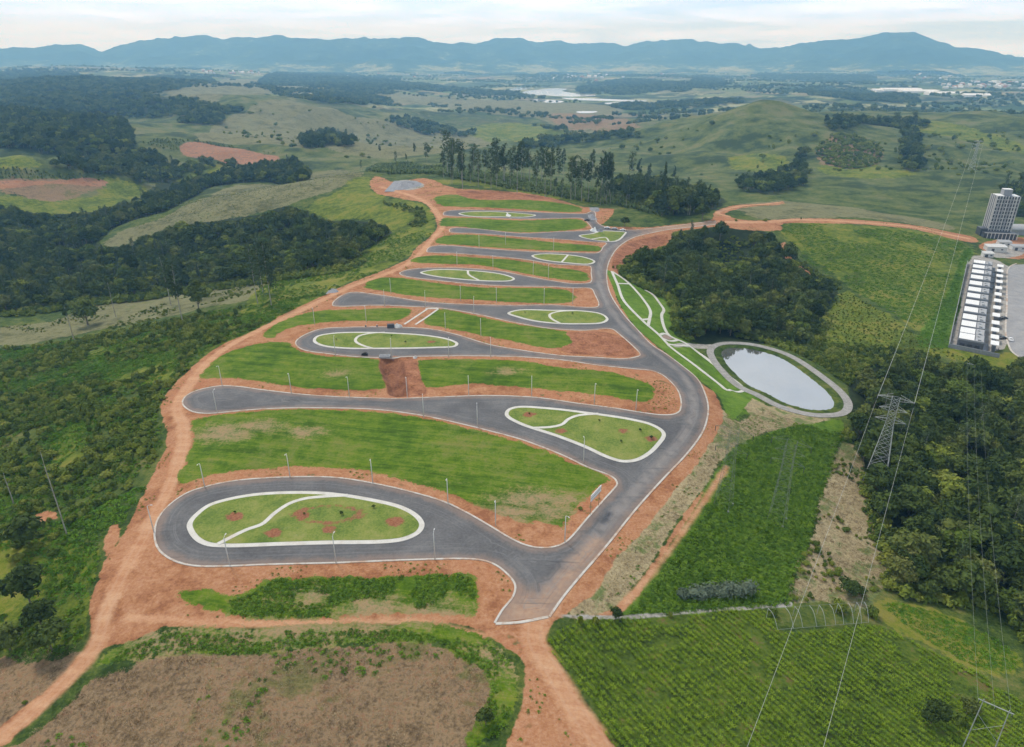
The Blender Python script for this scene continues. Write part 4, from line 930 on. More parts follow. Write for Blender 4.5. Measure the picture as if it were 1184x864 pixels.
# the trees that show largest stand as trees of their own
allp = np.concatenate([near_pts, left_pts])
q_ = np.array([project((x, y, z)) for (x, y), z in zip(allp, TZ(allp[:, 0], allp[:, 1]))])
n_right = len(scatter_right)
ok = (np.arange(len(allp)) < n_right) & (q_[:, 0] > -5) & (q_[:, 0] < 1189) & (q_[:, 1] < 880)
sel = np.argsort(np.where(ok, q_[:, 2], 1e9))[:270]
chosen = np.zeros(len(allp), bool); chosen[sel] = True
for i in sel:
    u_ = random.random(); tp = random.choice(PF) if u_ < .78 else (random.choice(PF2) if u_ < .93 else random.choice(PE))
    plant('forest_tree', tp, allp[i], random.uniform(.62, 1.45) if tp not in PE else random.uniform(.42, .6), ('slender tree rising' if tp in PE else 'yellowish green broadleaf tree' if tp in PF2 else 'dark green broadleaf tree') + ' in the dense wood along the right edge, beyond the pylon', 'tree', ('slender' if tp in PE else 'yellowish' if tp in PF2 else 'dark') + ' trees of the wood right of the pylon', sink=1.4)
rest_near = near_pts[~chosen[:len(near_pts)]]; rest_left = left_pts[~chosen[len(near_pts):]]
def split(p):
    u_ = rng.random(len(p)); return p[u_ < .8], p[(u_ >= .8) & (u_ < .93)], p[u_ >= .93]
n1, n2, n3 = split(rest_near); qf = scatter([(203,197),(240,188),(276,192),(272,197),(240,195),(212,201)], 9, (), 1); rest_left = np.concatenate([rest_left, qf]); l1, l2, l3 = split(rest_left); b1, b2, b3 = split(back_pts)
mass('forest', [(n1, PF, .55, 1.4, 1.3), (n2, PF2, .6, 1.3, 1), (n3, PE, .4, .62, 1), (l1, PF, .6, 1.45, 1.3), (l2, PF2, .6, 1.4, 1), (l3, PE, .42, .7, 1), (b1, PF, .8, 1.7, 1.5), (b2, PF2, .8, 1.6, 1), (b3, PE, .5, .8, 1)], 'dark green woods filling the valleys')
mass('distant_forest', [(far_pts, PX, .8, 1.5)], 'bluish far woods')

# scrub on the slope left of the dirt road, between pond and wood, and on the verges
SCRUB_L = [(0,404),(100,390),(200,370),(300,352),(380,340),(310,376),(253,398),(226,419),(192,454),(185,474),(193,512),(185,533),(158,580),(132,630),(104,690),(98,742),(60,758),(0,757),(-60,757),(-60,404)]
SCRUB_R = [(945,400),(1000,402),(1060,407),(1088,418),(1030,420),(985,440),(985,500),(1008,570),(1028,640),(1016,640),(998,560),(990,515),(970,510),(984,480),(978,456),(948,431),(908,410)]
scr1 = np.concatenate([scatter(SCRUB_L, 2.6, ('soil', 'track', 'meadow'), patch=(22, -.02, 4)), scatter(SCRUB_L, 3.6, patch=(30, .1, 14))]); scr2 = scatter(SCRUB_R, 2.0, ('soil', 'gravel'))
scr3 = scatter([(880,395),(940,400),(955,432),(905,408)], 2.2, ('gravel', 'soil'))
big_l = scatter([(0,330),(100,345),(0,420)], 6)
tops = scatter([(440,236),(470,238),(492,246),(490,262),(470,262),(480,250)], 3.2)
hedge = scatter([(905,290),(912,292),(925,303),(945,317),(972,331),(968,335),(940,322),(915,308)], 2.4)
EDGES = [[(1000,560),(1016,580),(1036,640),(1040,676),(1062,684),(1100,688),(1150,696),(1184,730),(1184,745),(1150,708),(1100,700),(1060,696),(1030,686),(1026,640),(1004,590)],
 [(780,378),(800,388),(880,392),(928,398),(945,374),(952,378),(935,406),(880,404),(798,398),(778,384)],[(720,312),(754,330),(782,344),(788,376),(778,376),(774,350),(750,338),(716,318)],
 [(0,352),(30,356),(100,344),(150,340),(220,330),(330,317),(400,306),(416,300),(420,306),(400,314),(330,325),(220,339),(150,350),(100,355),(30,366),(0,366)],
 [(1030,424),(1090,424),(1184,434),(1184,446),(1090,438),(1030,434)]]
skirt = np.concatenate([scatter(e, 2.1, ('soil', 'gravel')) for e in EDGES])
mass('scrub', [(skirt, PB, .8, 2.0), (scatter(None, 2.6, (), 0, (12, -.25), clr), PB, .5, 1.2), (scr1, PB, .55, 1.5), (scr2, PB, .6, 1.5), (scr3, PB, .5, 1.2), (tops, PB, .7, 1.6), (hedge, PB, .8, 1.6),
  (scatter([(950,164),(1000,160),(1020,180),(990,196),(955,190)], 7), PB, 1.5, 3.2), (scatter([(0,378),(60,372),(110,352),(220,340),(330,328),(300,345),(200,366),(100,386)], 2.6, patch=(16, .1)), PB, .2, .75),
  (scatter([(700,172),(880,124),(960,150),(930,205),(700,190)], 34, patch=(90, .1)), PB, 1.5, 4), (scatter([(960,160),(1184,150),(1184,205),(1000,205)], 22, patch=(60, .05)), PB, 1.2, 3.6),
  (scatter([(250,165),(300,120),(400,135),(550,160),(480,180)], 30, patch=(90, .08)), PB, 1.5, 4), (scatter([(720,297),(775,285),(785,300),(740,325),(722,315)], 2.6, ('soil',)), PB, .5, 1.2),
  (scatter([(150,258),(245,226),(400,197),(418,206),(330,236),(190,270)], 4), PB, .15, .4)], 'low scrub and bushes')
# tall weeds in the bright green field and along edges
FIELD = [(710,707),(730,688),(762,642),(790,601),(813,569),(840,528),(862,511),(900,498),(920,492),(970,487),(965,530),(948,580),(934,635),(915,680),(912,698),(840,704),(760,709)]
GREENB = [(300,727),(406,722),(513,723.5),(556,735),(588,763),(593,795),(585,836),(566,852),(546,845),(568,800),(566,783),(534,762),(500,742),(380,747),(300,755),(200,756),(118,766),(140,750),(190,730)]
LOT0 = [(311,673),(353,669),(460,668),(508,665),(547,669),(545,711),(531,709),(433,708),(380,713),(300,714),(270,710),(256,700),(284,688)]
bare_w = scatter(None, 1.5, ('track', 'lot', 'lawn', 'cut'), .5, (9, .2, 61), plat_w)
bare_w = bare_w[sdf_poly(road_poly, bare_w[:, 0], bare_w[:, 1], 5) < -1]
wl = [(scatter(FIELD, 1.05), PW, .6, 1.25), (scatter(GREENB, .95, patch=(9, -.32)), PW, .4, .95), (scatter(LOT0, .85, ('track', 'bare'), 0, patch=(12, -.25)), PW, .35, .95), (bare_w, PW, .15, .5),
      (scatter(SCRUB_L, 1.9, patch=(14, -.15, 24)), PW, .6, 1.6), (scatter(SCRUB_L, 1.7, patch=(20, -.05, 27)), PL, .9, 2.4), (scatter(SCRUB_R, 1.7, ('soil', 'gravel')), PW, .7, 1.4),
      (scatter([(1060,402),(1085,360),(1100,330),(1115,290),(1122,287),(1113,320),(1100,402)], 1.5, ('soil', 'gravel'), 2), PL, .8, 1.5),
      (scatter([(300,352),(384,338),(450,309),(480,288),(502,268),(470,262),(420,290),(400,308),(330,322)], 2.6, patch=(25, -.1)), PW, .7, 1.5),
      (scatter([(905,259),(985,262),(1112,281),(1100,398),(1005,347),(912,282)], 2.2, ('soil', 'gravel'), patch=(25, -.1)), PL, .9, 2.2),
      (scatter([(945,377),(980,337),(1085,402),(1130,420),(1040,404),(930,402)], 2.2), PB, .2, .5), (scatter([(1020,698),(1070,705),(1137,731),(1178,760),(1176,770),(1140,775),(1081,746)], .9), PL, .6, 1.1)]
mass('undergrowth', wl, 'rank green weeds')
# dry stubble of the fallow field and the mown strip
FAL = [(0,762),(100,754),(80,791),(40,831),(0,858)]
FAL2 = [(0,880),(60,832),(114,782),(150,770),(200,757),(300,757),(380,750),(480,747),(530,760),(560,777),(568,800),(556,850),(530,890),(300,900),(100,900)]
DRY = LAND['drygrass'][2]
tf = [(scatter(FAL, 1.0, patch=(7, -.1)), PG, .5, 1.4), (scatter(FAL2, .7, patch=(6, -.12)), PG, .3, .9), (scatter(FAL2, 1.9, patch=(11, -.1, 33)), PG, .8, 2.0), (scatter(DRY, 1.1), PG, .7, 1.5), (scatter(LAND['drygrass'][1], .9), PG, .5, 1.2)]
mass('dry_grass', tf, 'dry brown stubble and cut grass')
mass('fallow_weeds', [(scatter(FAL2, 1.6, patch=(14, .16, 12)), PW, .4, .9), (scatter(LAND['drygrass'][1], 1.6, patch=(10, .16, 2)), PW, .25, .6), (scatter(DRY, 2.2, patch=(14, .05)), PB, .35, .8), (scatter(FAL, 1.6, patch=(12, .12)), PB, .3, .6)], 'green weeds in the dry fields')
# crop rows
CROP = [(632,742),(650,728),(668,720),(712,716),(800,711),(880,706),(897,716),(899,732),(1004,724),(1022,726),(1070,750),(1123,774),(1153,796),(1200,822),(1200,900),(730,900),(690,822),(650,769)]
cw = smooth(P(CROP), True, 3); d0, d1 = P([(700,730)])[0], P([(800,836)])[0]
rd = (d1 - d0) / np.linalg.norm(d1 - d0); rn = np.array([-rd[1], rd[0]])
tt = (cw - d0) @ np.stack([rd, rn], 1); lo, hi = tt.min(0), tt.max(0)
rows, al = np.meshgrid(np.arange(lo[1], hi[1], 1.4), np.arange(lo[0], hi[0], .36)); rows = rows.ravel(); al = al.ravel()
al = al + (rng.random(al.size) - .5) * .6; rows = rows + (rng.random(rows.size) - .5) * .22 + .5 * np.sin(al / 17)
cp = d0 + al[:, None] * rd + rows[:, None] * rn
k = inside(cw, cp[:, 0], cp[:, 1]) & (fbm(cp[:, 0], cp[:, 1], 9, 3, 44) > -.3) & (rng.random(len(cp)) > .12); cp = cp[k]
mass('crop', [(cp, PK, .5, 1.1)], 'green crop planted in slanting rows')
# banana grove behind the upper streets
mass('banana_grove', [(scatter([(432,199),(500,202),(560,213),(650,229),(690,236),(715,238),(760,250),(798,246),(790,230),(740,216),(690,222),(600,205),(520,195),(440,190)], 3.4, ('soil',)), PN, .7, 1.25),
   (scatter([(0,195),(60,200),(110,203),(125,206),(100,210),(50,207),(0,206)], 4, ('soil',)), PN, .6, 1.0), (scatter([(165,165),(230,163),(300,175),(320,178),(280,172),(230,168),(200,175)], 6), PN, .8, 1.2)], 'pale green banana plants')

# ------------------------------------------------------------------ plain materials for built things
def paint(name, c1, c2=None, rough=.7, spec=.3, sc=1.5, metal=0):
    m, nt = new_mat(name); q = N(nt); c2 = c2 or tuple(min(1, v * 1.25) for v in c1)
    q.out(q.ramp(q.math('ADD', q.math('MULTIPLY', q.noise(sc, 4, .6), .6), q.math('MULTIPLY', q.noise(sc * 6, 3), .4)), [(.35, c1), (.65, c2)]), rough, spec, Metallic=metal)
    return m
M_pole = paint('lamp_concrete', (.5, .5, .48), (.64, .63, .61)); M_lamp = paint('lamp_metal', (.5, .5, .5), (.62, .62, .62), .4)
M_steel = paint('galvanised_steel', (.3, .32, .31), (.46, .48, .46), .5, .5); M_steel_dull = paint('weathered_steel', (.14, .17, .13), (.24, .27, .22), .7)
M_wire = paint('aluminium_wire', (.42, .44, .42), (.55, .56, .54), .45, .5); M_thinwire = paint('aged_wire', (.2, .23, .2), (.3, .33, .29), .6)
M_white = paint('white_panel', (.72, .72, .7), (.82, .82, .8), .6); M_cream = paint('pale_wall', (.5, .5, .49), (.62, .62, .6), .8)
M_grey = paint('grey_render', (.24, .25, .27), (.34, .35, .37), .85); M_dark = paint('dark_recess', (.03, .035, .045), (.07, .075, .09), .4, .5)
M_black = paint('black_rubber', (.012, .012, .013), (.03, .03, .03), .8); M_roofgrey = paint('fibre_cement', (.3, .31, .32), (.42, .43, .44), .9)
M_stone = paint('crushed_stone', (.16, .165, .18), (.36, .37, .39), .95, .1, 1.2); M_glass = paint('car_glass', (.02, .025, .03), (.04, .045, .05), .1, .6)
M_carwhite = paint('white_car_paint', (.7, .7, .7), (.75, .75, .75), .3, .5); M_carsilver = paint('silver_car_paint', (.42, .43, .45), (.5, .5, .52), .3, .5); M_cardark = paint('dark_car_paint', (.03, .035, .045), (.05, .055, .065), .3, .5)
M_rust = paint('timber', (.25, .17, .1), (.4, .28, .18), .9); M_terra = paint('clay_roof', (.32, .15, .1), (.45, .24, .16), .9)
def zt(xy): return float(TZ(xy[0], xy[1]))
def W3(px, py, dz=0):
    x, y = hit1(px, py); return Vector((x, y, float(TZ(x, y)) + dz))
ORD = ['first', 'second', 'third', 'fourth', 'fifth', 'sixth', 'seventh', 'eighth', 'ninth', 'tenth', 'eleventh', 'twelfth', 'thirteenth', 'fourteenth']

# ------------------------------------------------------------------ street lamps
pm = MB(); pm.tube([(0, 0, -.4), (0, 0, 4), (0, 0, 8.2)], [.15, .125, .095], 8); lamp_pole = pm.mesh('lamp_pole', True); lamp_pole.materials.append(M_pole)
am = MB(); am.tube([(0, 0, 7.9), (.15, 0, 8.3), (.45, 0, 8.5), (.95, 0, 8.56)], [.06, .055, .05, .045], 6); lamp_arm = am.mesh('lamp_arm', True); lamp_arm.materials.append(M_lamp)
hm_ = MB(); hm_.box((1.15, 0, 8.56), (.55, .24, .09)); hm_.box((1.17, 0, 8.49), (.4, .18, .06)); lamp_head = hm_.mesh('lamp_head'); lamp_head.materials.append(M_lamp)
LAMPS = [
 ('along the far kerb of the nearest loop road', [(237,564),(335.5,552),(431,558.5),(518,582),(573,608)], -90),
 ('by the dirt road at the left end of the nearest loop', [(178,615)], 0),
 ('along the near kerb of the nearest loop road', [(265.5,653.5),(388.6,651),(503,647.5)], 90),
 ('along the near edge of the second-nearest road', [(251,477),(490,483),(552,494),(674.5,535)], 90),
 ('behind the second-nearest road', [(257,446),(337,455),(404,459),(471,459.5),(542,457.5),(614.6,458),(687,467.5),(735,475)], -90),
 ('along the near edge of the third-nearest road', [(388,411.5),(453,414.5),(519,413.5),(567.5,413.5)], 90),
 ('on the verge behind the third-nearest road', [(364,375.5),(423.6,373),(515,381),(556,388.5)], -90),
 ('along the near edge of the fourth-nearest road', [(445,355),(492,356),(548,363)], 90),
 ('on the verge behind the fourth-nearest road', [(452,340),(532.6,348),(574,350.5),(629,351.5),(662,351.5)], -90),
 ('on the grass strip behind the fifth-nearest road', [(528.5,307),(570,311.5),(616.5,318),(634,322.5)], -90),
 ('between the sixth and seventh nearest roads', [(554,286.5),(584.5,283),(640,290)], -90),
 ('beside the wide avenue below the white billboard', [(653,627)], -45),
 ('on the right-hand kerb of the wide avenue', [], 0)]
for where, pts, rz in LAMPS:
    for k, (x, y) in enumerate(pts):
        p = W3(x, y)
        lab = f'pale grey street lamp {where}' if len(pts) == 1 else f'street lamp, {ORD[k]} from left {where}'
        o = empty('street_lamp', p, math.radians(rz + random.uniform(-8, 8)), lab, 'street lamp', 'street lamps of the new streets')
        for nm, me in (('pole', lamp_pole), ('arm', lamp_arm), ('lamp_head', lamp_head)): link_mesh(nm, me, None, o)

# ------------------------------------------------------------------ billboard
A_, B_ = W3(682.5, 596), W3(697, 580)
dr = (B_ - A_); ang = math.atan2(dr.y, dr.x); L_ = 6.2
bb = empty('billboard', A_, ang, 'long white billboard on two posts at the grassy street corner', 'billboard', None)
m = MB(); m.box((L_ / 2 - .2, 0, 5.6), (L_, .16, 1.9)); m.build('panel', M_white, bb)
m = MB(); m.box((L_ / 2 - .2, -.12, 5.6), (L_ + .16, .08, .1)); m.box((L_ / 2 - .2, -.12, 4.66), (L_ + .16, .08, .1)); m.box((L_ / 2 - .2, -.12, 6.5), (L_ + .16, .08, .1)); m.build('frame', M_steel, bb)
for x in (.2, L_ - .8):
    m = MB(); m.tube([(x, .14, -.4), (x, .14, 6.3)], .1, 8); m.build('post', M_rust, bb)

# ------------------------------------------------------------------ lattice pylons and wires
def pylon_parts(h, base, waist, t):
    body = MB(); zs = [0, .14, .27, .39, .5, .6, .69, .77, .85, .93, 1.0]
    def hw(z): return (base + (waist - base) * min(1, z / .72)) / 2 if z < .72 else waist / 2
    cs = lambda z: [Vector((sx * hw(z), sy * hw(z), z * h)) for sx, sy in ((-1, -1), (1, -1), (1, 1), (-1, 1))]
    for a, b in zip(zs, zs[1:]):
        ca_, cb_ = cs(a), cs(b)
        for k in range(4):
            j = (k + 1) % 4
            body.bar(ca_[k], cb_[k], t); body.bar(ca_[k], cb_[j], t * .6); body.bar(ca_[j], cb_[k], t * .6); body.bar(cb_[k], cb_[j], t * .6)
    arms = []
    for z, w in ((.985, 5.2), (.74, 4.4), (.865, 4.0)):
        m = MB(); q_ = hw(z)
        for sgn in (-1, 1):
            tip = Vector((sgn * w, 0, z * h + .1))
            for sy in (-1, 1):
                m.bar(Vector((sgn * q_, sy * q_, z * h)), tip, t * .8); m.bar(Vector((sgn * q_, sy * q_, z * h + 1.3)), tip, t * .8)
                for f in (.35, .7):
                    a = Vector((sgn * q_, sy * q_, z * h)).lerp(tip, f); b = Vector((sgn * q_, sy * q_, z * h + 1.3)).lerp(tip, f); m.bar(a, b, t * .5)
            ins = MB()
        arms.append(m)
    ins = MB()
    for z, w in ((.985, 5.2), (.74, 4.4)):
        for sgn in (-1, 1): ins.tube([(sgn * w, 0, z * h), (sgn * w, 0, z * h - 1.6)], .09, 6)
    foot = MB()
    for sx, sy in ((-1, -1), (1, -1), (1, 1), (-1, 1)): foot.box((sx * base / 2, sy * base / 2, -.3), (.5, .5, .8))
    return body, arms, ins, foot
def pylon(p, az, h, base, waist, t, mat, label):
    o = empty('pylon', p, -az, label, 'pylon', 'lattice pylons of the power lines')
    body, arms, ins, foot = pylon_parts(h, base, waist, t)
    body.build('lattice_mast', mat, o)
    for a in arms: a.build('crossarm', mat, o)
    ins.build('insulators', M_dark, o)['kind'] = 'thing'; foot.build('footing', conc if t > .08 else M_steel_dull, o)
    return o
LINE_AZ = math.radians(33)
p1_ = W3(1011, 557); PH = 31
ldir = Vector((math.sin(LINE_AZ), math.cos(LINE_AZ), 0)); lside = Vector((math.cos(LINE_AZ), -math.sin(LINE_AZ), 0))
pylon(p1_, LINE_AZ, PH, 6.6, 2.2, .075, M_steel, 'tall grey lattice pylon at the left edge of the dense wood')
pf = p1_ + ldir * 860; pf.z = float(TZ(pf.x, pf.y)); pn = p1_ - ldir * 420; pn.z = float(TZ(pn.x, pn.y))
pylon(pf, LINE_AZ, PH + 4, 7, 2.2, .16, M_steel, 'distant lattice pylon on the far hillside beyond the apartment tower')
pylon(W3(898, 601), LINE_AZ, 26, 4.4, 2.6, .036, M_steel_dull, 'thin weathered lattice pylon in the middle of the bright green field')
pylon(W3(836, 584), LINE_AZ, 25, 4.4, 2.2, .032, M_steel_dull, 'thin weathered lattice pylon at the left edge of the bright green field')
def wire(a, b, sag, r, mat, label, group):
    pts = []
    for k in range(41):
        t = k / 40; p = a.lerp(b, t); p.z -= 4 * sag * t * (1 - t); pts.append(p - a)
    m = MB(); m.tube(pts, r, 5, False); o = m.build('power_cable', mat, None, a); tag(o, label, 'power cable', group)
for sgn, nm in ((-1, 'left'), (1, 'right')):
    off = lside * (5.2 * sgn)
    a = p1_ + off + Vector((0, 0, PH * .985 - 1.6)); b = pf + off + Vector((0, 0, (PH + 4) * .985 - 1.6)); c = pn + off + Vector((0, 0, PH * .985 + 10))
    wire(a, b, 14, .05, M_wire, f'pale power cable, {nm} of the pair running from the tall pylon to the far hills', 'cables of the tall pylon')
    wire(a, c, 7, .026, M_wire, f'pale power cable, {nm} of the pair crossing above the crop', 'cables of the tall pylon')
# timber H-frame at the lower right
az2 = math.radians(31.2); l2 = Vector((math.sin(az2), math.cos(az2), 0)); s2 = Vector((math.cos(az2), -math.sin(az2), 0))
hx, hy = on_plane([(1150, 821)], float(TZ(*hit1(1150, 860))) + 13)[0]
hb = Vector((hx, hy, float(TZ(hx, hy)))); HH = 13.0
def hframe(p, label):
    o = empty('power_pole_frame', p, -az2 - math.radians(6), label, 'power pole', 'wooden power pole frames')
    m = MB(); m.box((0, 0, HH), (5.6, .13, .15)); m.build('crossarm', M_steel, o)
    for x in (-2, 2):
        m = MB(); m.tube([(x * 1.15, 0, -1), (x, 0, HH + .5)], [.11, .075], 8); m.build('pole', M_steel, o)
    m = MB(); m.bar(Vector((-2.2, 0, 5)), Vector((2.0, 0, 9.5)), .035); m.bar(Vector((2.2, 0, 5)), Vector((-2.0, 0, 9.5)), .035); m.build('brace', M_steel, o)
    m = MB()
    for x in (-2.6, 0, 2.6): m.tube([(x, 0, HH), (x, 0, HH - .8)], .07, 6)
    m.build('insulators', M_dark, o)
hframe(hb, 'pale H-shaped power pole frame among bushes at the lower right')
h2 = hb + l2 * 215; h2.z = float(TZ(h2.x, h2.y)) + 1; hframe(h2, 'pale H-shaped power pole frame standing among the trees of the right wood')
for x, nm in ((-2.6, 'left'), (0, 'middle'), (2.6, 'right')):
    r_ = Matrix.Rotation(-math.radians(6), 3, 'Z') @ (s2 * x)
    wire(hb + r_ + Vector((0, 0, HH - .8)), h2 + r_ + Vector((0, 0, HH - .8)), 3, .018, M_thinwire, f'thin power cable, {nm} of the three rising from the H-shaped pole frame', 'cables of the pole frames')

# ------------------------------------------------------------------ apartment tower
ta, tb = W3(1137, 273), W3(1169, 275)
tang = math.radians(-12); tw = empty('apartment_tower', ta.lerp(tb, .5), tang, 'tall grey apartment tower with light pilasters at the right edge', 'apartment tower')
TWW, TWD, FL, NF = (tb - ta).length * .7, 11.0, 2.95, 11
TWH = FL * NF; M_darkwall = paint('dark_facade', (.1, .11, .13), (.16, .17, .19), .7)
def tower_block(x0, x1, y0, y1, h, nm):
    m = MB(); m.box(((x0 + x1) / 2, (y0 + y1) / 2, h / 2 - 1), (x1 - x0, y1 - y0, h + 2)); return m.build(nm, M_grey, tw)
w2 = TWW / 2
tower_block(-w2, w2, 0, TWD, TWH, 'wall').data.materials[0] = M_darkwall
tower_block(-w2 * .35, w2 * .4, TWD * .35, TWD * .9, TWH + 4.6, 'lift_core')
for x0, x1, y0, y1, z in ((-w2 + .3, w2 * -.36, .4, TWD - .4, TWH), (w2 * .42, w2 - .3, .4, TWD - .4, TWH), (-w2 * .33, w2 * .38, TWD * .36, TWD * .88, TWH + 4.6)):
    m = MB(); m.box(((x0 + x1) / 2, (y0 + y1) / 2, z + .18), (x1 - x0, y1 - y0, .34)); m.build('roof', M_white, tw)
npil = 8
for k in range(npil + 1):
    x = -w2 + TWW * k / npil; m = MB(); m.box((x, -.32, TWH / 2), (.85 if k % 2 else .55, .62, TWH)); m.build('pilaster', M_cream if k % 2 == 0 or k > 5 else M_roofgrey, tw)
for k in range(npil):
    x = -w2 + TWW * (k + .5) / npil; col_ = MB()
    for f in range(NF):
        m = MB(); m.box((x, -.06, FL * f + 1.7), (TWW / npil - .9, .11, 1.55)); m.build('window', M_dark, tw)
    for f in range(NF): col_.box((x, -.22, FL * f + .35), (TWW / npil - 1.0, .42, .62))
    col_.build('balcony_front', M_roofgrey if k % 3 else M_cream, tw)
for sx in (-1, 1):
    m = MB()
    for j in range(4): m.box((sx * (w2 + .18), 1.5 + j * 3.3, TWH / 2), (.36, .9, TWH))
    m.build('side_rib', M_cream, tw)
m = MB(); m.box((-2, -5, 2.2), (TWW + 7, 8, 5.4)); m.box((-w2 - 4, 1, 3), (5, 9, 8)); pod = m.build('podium', M_dark, tw)
m = MB()
for k in range(9): m.box((-w2 - 3 + k * 2.7, -9.1, 2.6), (.5, .2, 5.2))
m.box((-2, -9.2, 4.9), (TWW + 7, .3, .5)); m.build('colonnade', M_cream, pod)

# ------------------------------------------------------------------ terraced houses in one long row
def house_row():
    a, b = np.array(hit1(1124, 307)), np.array(hit1(1105.5, 401)); z0 = float(min(TZ(*a), TZ(*b)))
    d = (b - a); Lr = np.linalg.norm(d); d /= Lr; nrm = np.array([-d[1], d[0]])
    e = np.array(hit1(1159, 307)) - a
    if nrm @ e < 0: nrm = -nrm
    ang = math.atan2(d[1], d[0]); sgn = 1 if (np.array([-d[1], d[0]]) @ nrm) > 0 else -1
    n_ = 13; u = Lr / n_; wd = abs(e @ nrm)
    HW = 4.2
    for k in range(n_):
        c = a + d * u * (k + .5)
        where = 'farthest of its row, next to the sheds' if k == 0 else ('nearest of its row' if k == n_ - 1 else f'{ORD[k]} from the far end of its row')
        o = empty('row_house', (c[0], c[1], float(TZ(*c))), ang, f'grey terraced house with flat white roof, {where}', 'house', 'terraced houses in a row')
        Y = lambda t: sgn * t * wd
        def blk(nm, t0, t1, h, mat, par=o, zc=0, gap=.0, ins=0):
            m = MB(); m.box((0, (Y(t0) + Y(t1)) / 2, zc + h / 2), (u - .02 - ins, abs(Y(t1) - Y(t0)) - ins * .5, h)); return m.build(nm, mat, par)
        blk('wall', 0, .62, HW + 1.5, M_darkwall, zc=-1.5)
        m = MB(); m.box((0, (Y(.01) + Y(.38)) / 2, HW + .16), (u * .7, abs(Y(.37)), .3)); m.build('roof', M_white, o)
        m = MB(); m.box((0, (Y(.4) + Y(.61)) / 2, HW + .1), (u * .86, abs(Y(.2)), .18)); m.box((u * .25, Y(.5), HW + .5), (1.2, 1.4, .9)); m.box((-u * .2, Y(.47), HW + .35), (1.6, 1.0, .6)); m.build('terrace', M_roofgrey, o)
        m = MB(); m.box((0, (Y(0) + Y(.62)) / 2 , HW + .25), (.01, .01, .01))
        m = MB(); m.box((u / 2 - .14, Y(.31), HW + .4), (.25, abs(Y(.61)), .8)); m.build('parapet', M_grey, o)
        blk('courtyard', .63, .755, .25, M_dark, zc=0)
        fr = blk('front_room', .76, .985, 3.4 + 1.2, M_darkwall, zc=-1.2, ins=u * .4)
        m = MB(); m.box((0, Y(.872), 3.55), (u * .5, abs(Y(.2)), .28)); m.build('front_roof', M_white, o)
        m = MB(); m.box((u * .1, Y(.99), 1.1), (1.4, .12, 2.1)); m.build('door', M_dark, o)
        m = MB(); m.box((-u * .2, Y(.62) + sgn * .06, 2.2), (2.4, .1, 1.3)); m.build('window', M_dark, o)
        if k == n_ - 1:
            for t in (.12, .3, .48):
                m = MB(); m.box((u / 2 + .02, Y(t), 2.0), (.1, 2.2, 1.4)); m.build('window', M_dark, o)
    # boundary wall round the row
    m = MB(); p0 = a - d * 1.5 - nrm * 3.2; p1 = b + d * 3.4 - nrm * 3.2; p2 = b + d * 3.4 + nrm * (wd + .5)
    for s_, t_ in ((p0, p1), (p1, p2)):
        for q in range(12):
            u0 = s_ + (t_ - s_) * q / 12; u1 = s_ + (t_ - s_) * (q + 1) / 12; c = (u0 + u1) / 2; v = u1 - u0
            m.box((c[0], c[1], float(TZ(*c)) + .8), (np.linalg.norm(v) + .02, .3, 2.6), math.atan2(v[1], v[0]))
    tag(m.build('boundary_wall', M_grey), 'long dark grey wall round the terraced houses beside the green field', 'wall')
house_row()
SHEDS = [(1150,290,14,6,3.4,'pale flat-roofed shed between the tower and the terraced houses, larger and in front'),(1160,284,9,5,3,'pale flat-roofed shed just right of the tower foot'),(1141,297,7,4,2.8,'small pale shed at the far end of the terraced row'),(1176,289,10,5,3,'pale low shed at the right picture edge below the tower')]
for x, y, w_, d_, h_, lab in SHEDS:
    o = empty('shed', W3(x, y), math.radians(-8), lab, 'shed', 'sheds near the tower')
    m = MB(); m.box((0, 0, h_ / 2 - .4), (w_, d_, h_ + .8)); m.build('wall', M_cream, o)
    m = MB(); m.add([(-w_ / 2 - .3, -d_ / 2 - .4, h_ + .05), (w_ / 2 + .3, -d_ / 2 - .4, h_ + .05), (w_ / 2 + .3, d_ / 2 + .4, h_ + .8), (-w_ / 2 - .3, d_ / 2 + .4, h_ + .8), (-w_ / 2 - .3, -d_ / 2 - .4, h_ + .2), (w_ / 2 + .3, -d_ / 2 - .4, h_ + .2), (w_ / 2 + .3, d_ / 2 + .4, h_ + .95), (-w_ / 2 - .3, d_ / 2 + .4, h_ + .95)], [(3, 2, 1, 0), (4, 5, 6, 7), (0, 1, 5, 4), (1, 2, 6, 5), (2, 3, 7, 6), (3, 0, 4, 7)]); m.build('roof', M_cream if x < 1155 else M_roofgrey, o)
    m = MB(); m.box((-w_ * .2, -d_ / 2 - .03, 1.1), (2, .1, 2.2)); m.box((w_ * .25, -d_ / 2 - .03, 1.6), (1.4, .1, .9)); m.build('door', M_dark, o)
o = empty('warehouse', W3(1182, 271), math.radians(-6), 'grey arched-roof warehouse behind the tower at the right edge', 'warehouse')
m = MB(); m.box((0, 0, 2), (26, 14, 6)); m.build('wall', M_grey, o)
m = MB(); arc = [(math.cos(t) * 7.4, math.sin(t) * 3.4 + 4.9) for t in np.linspace(0, PI, 11)]
m.add([(sx * 13.3, y_, z_) for sx in (-1, 1) for y_, z_ in arc], [(k, k + 1, 12 + k, 11 + k) for k in range(10)] + [tuple(range(10, -1, -1)), tuple(range(11, 22))]); m.build('roof', M_roofgrey, o)

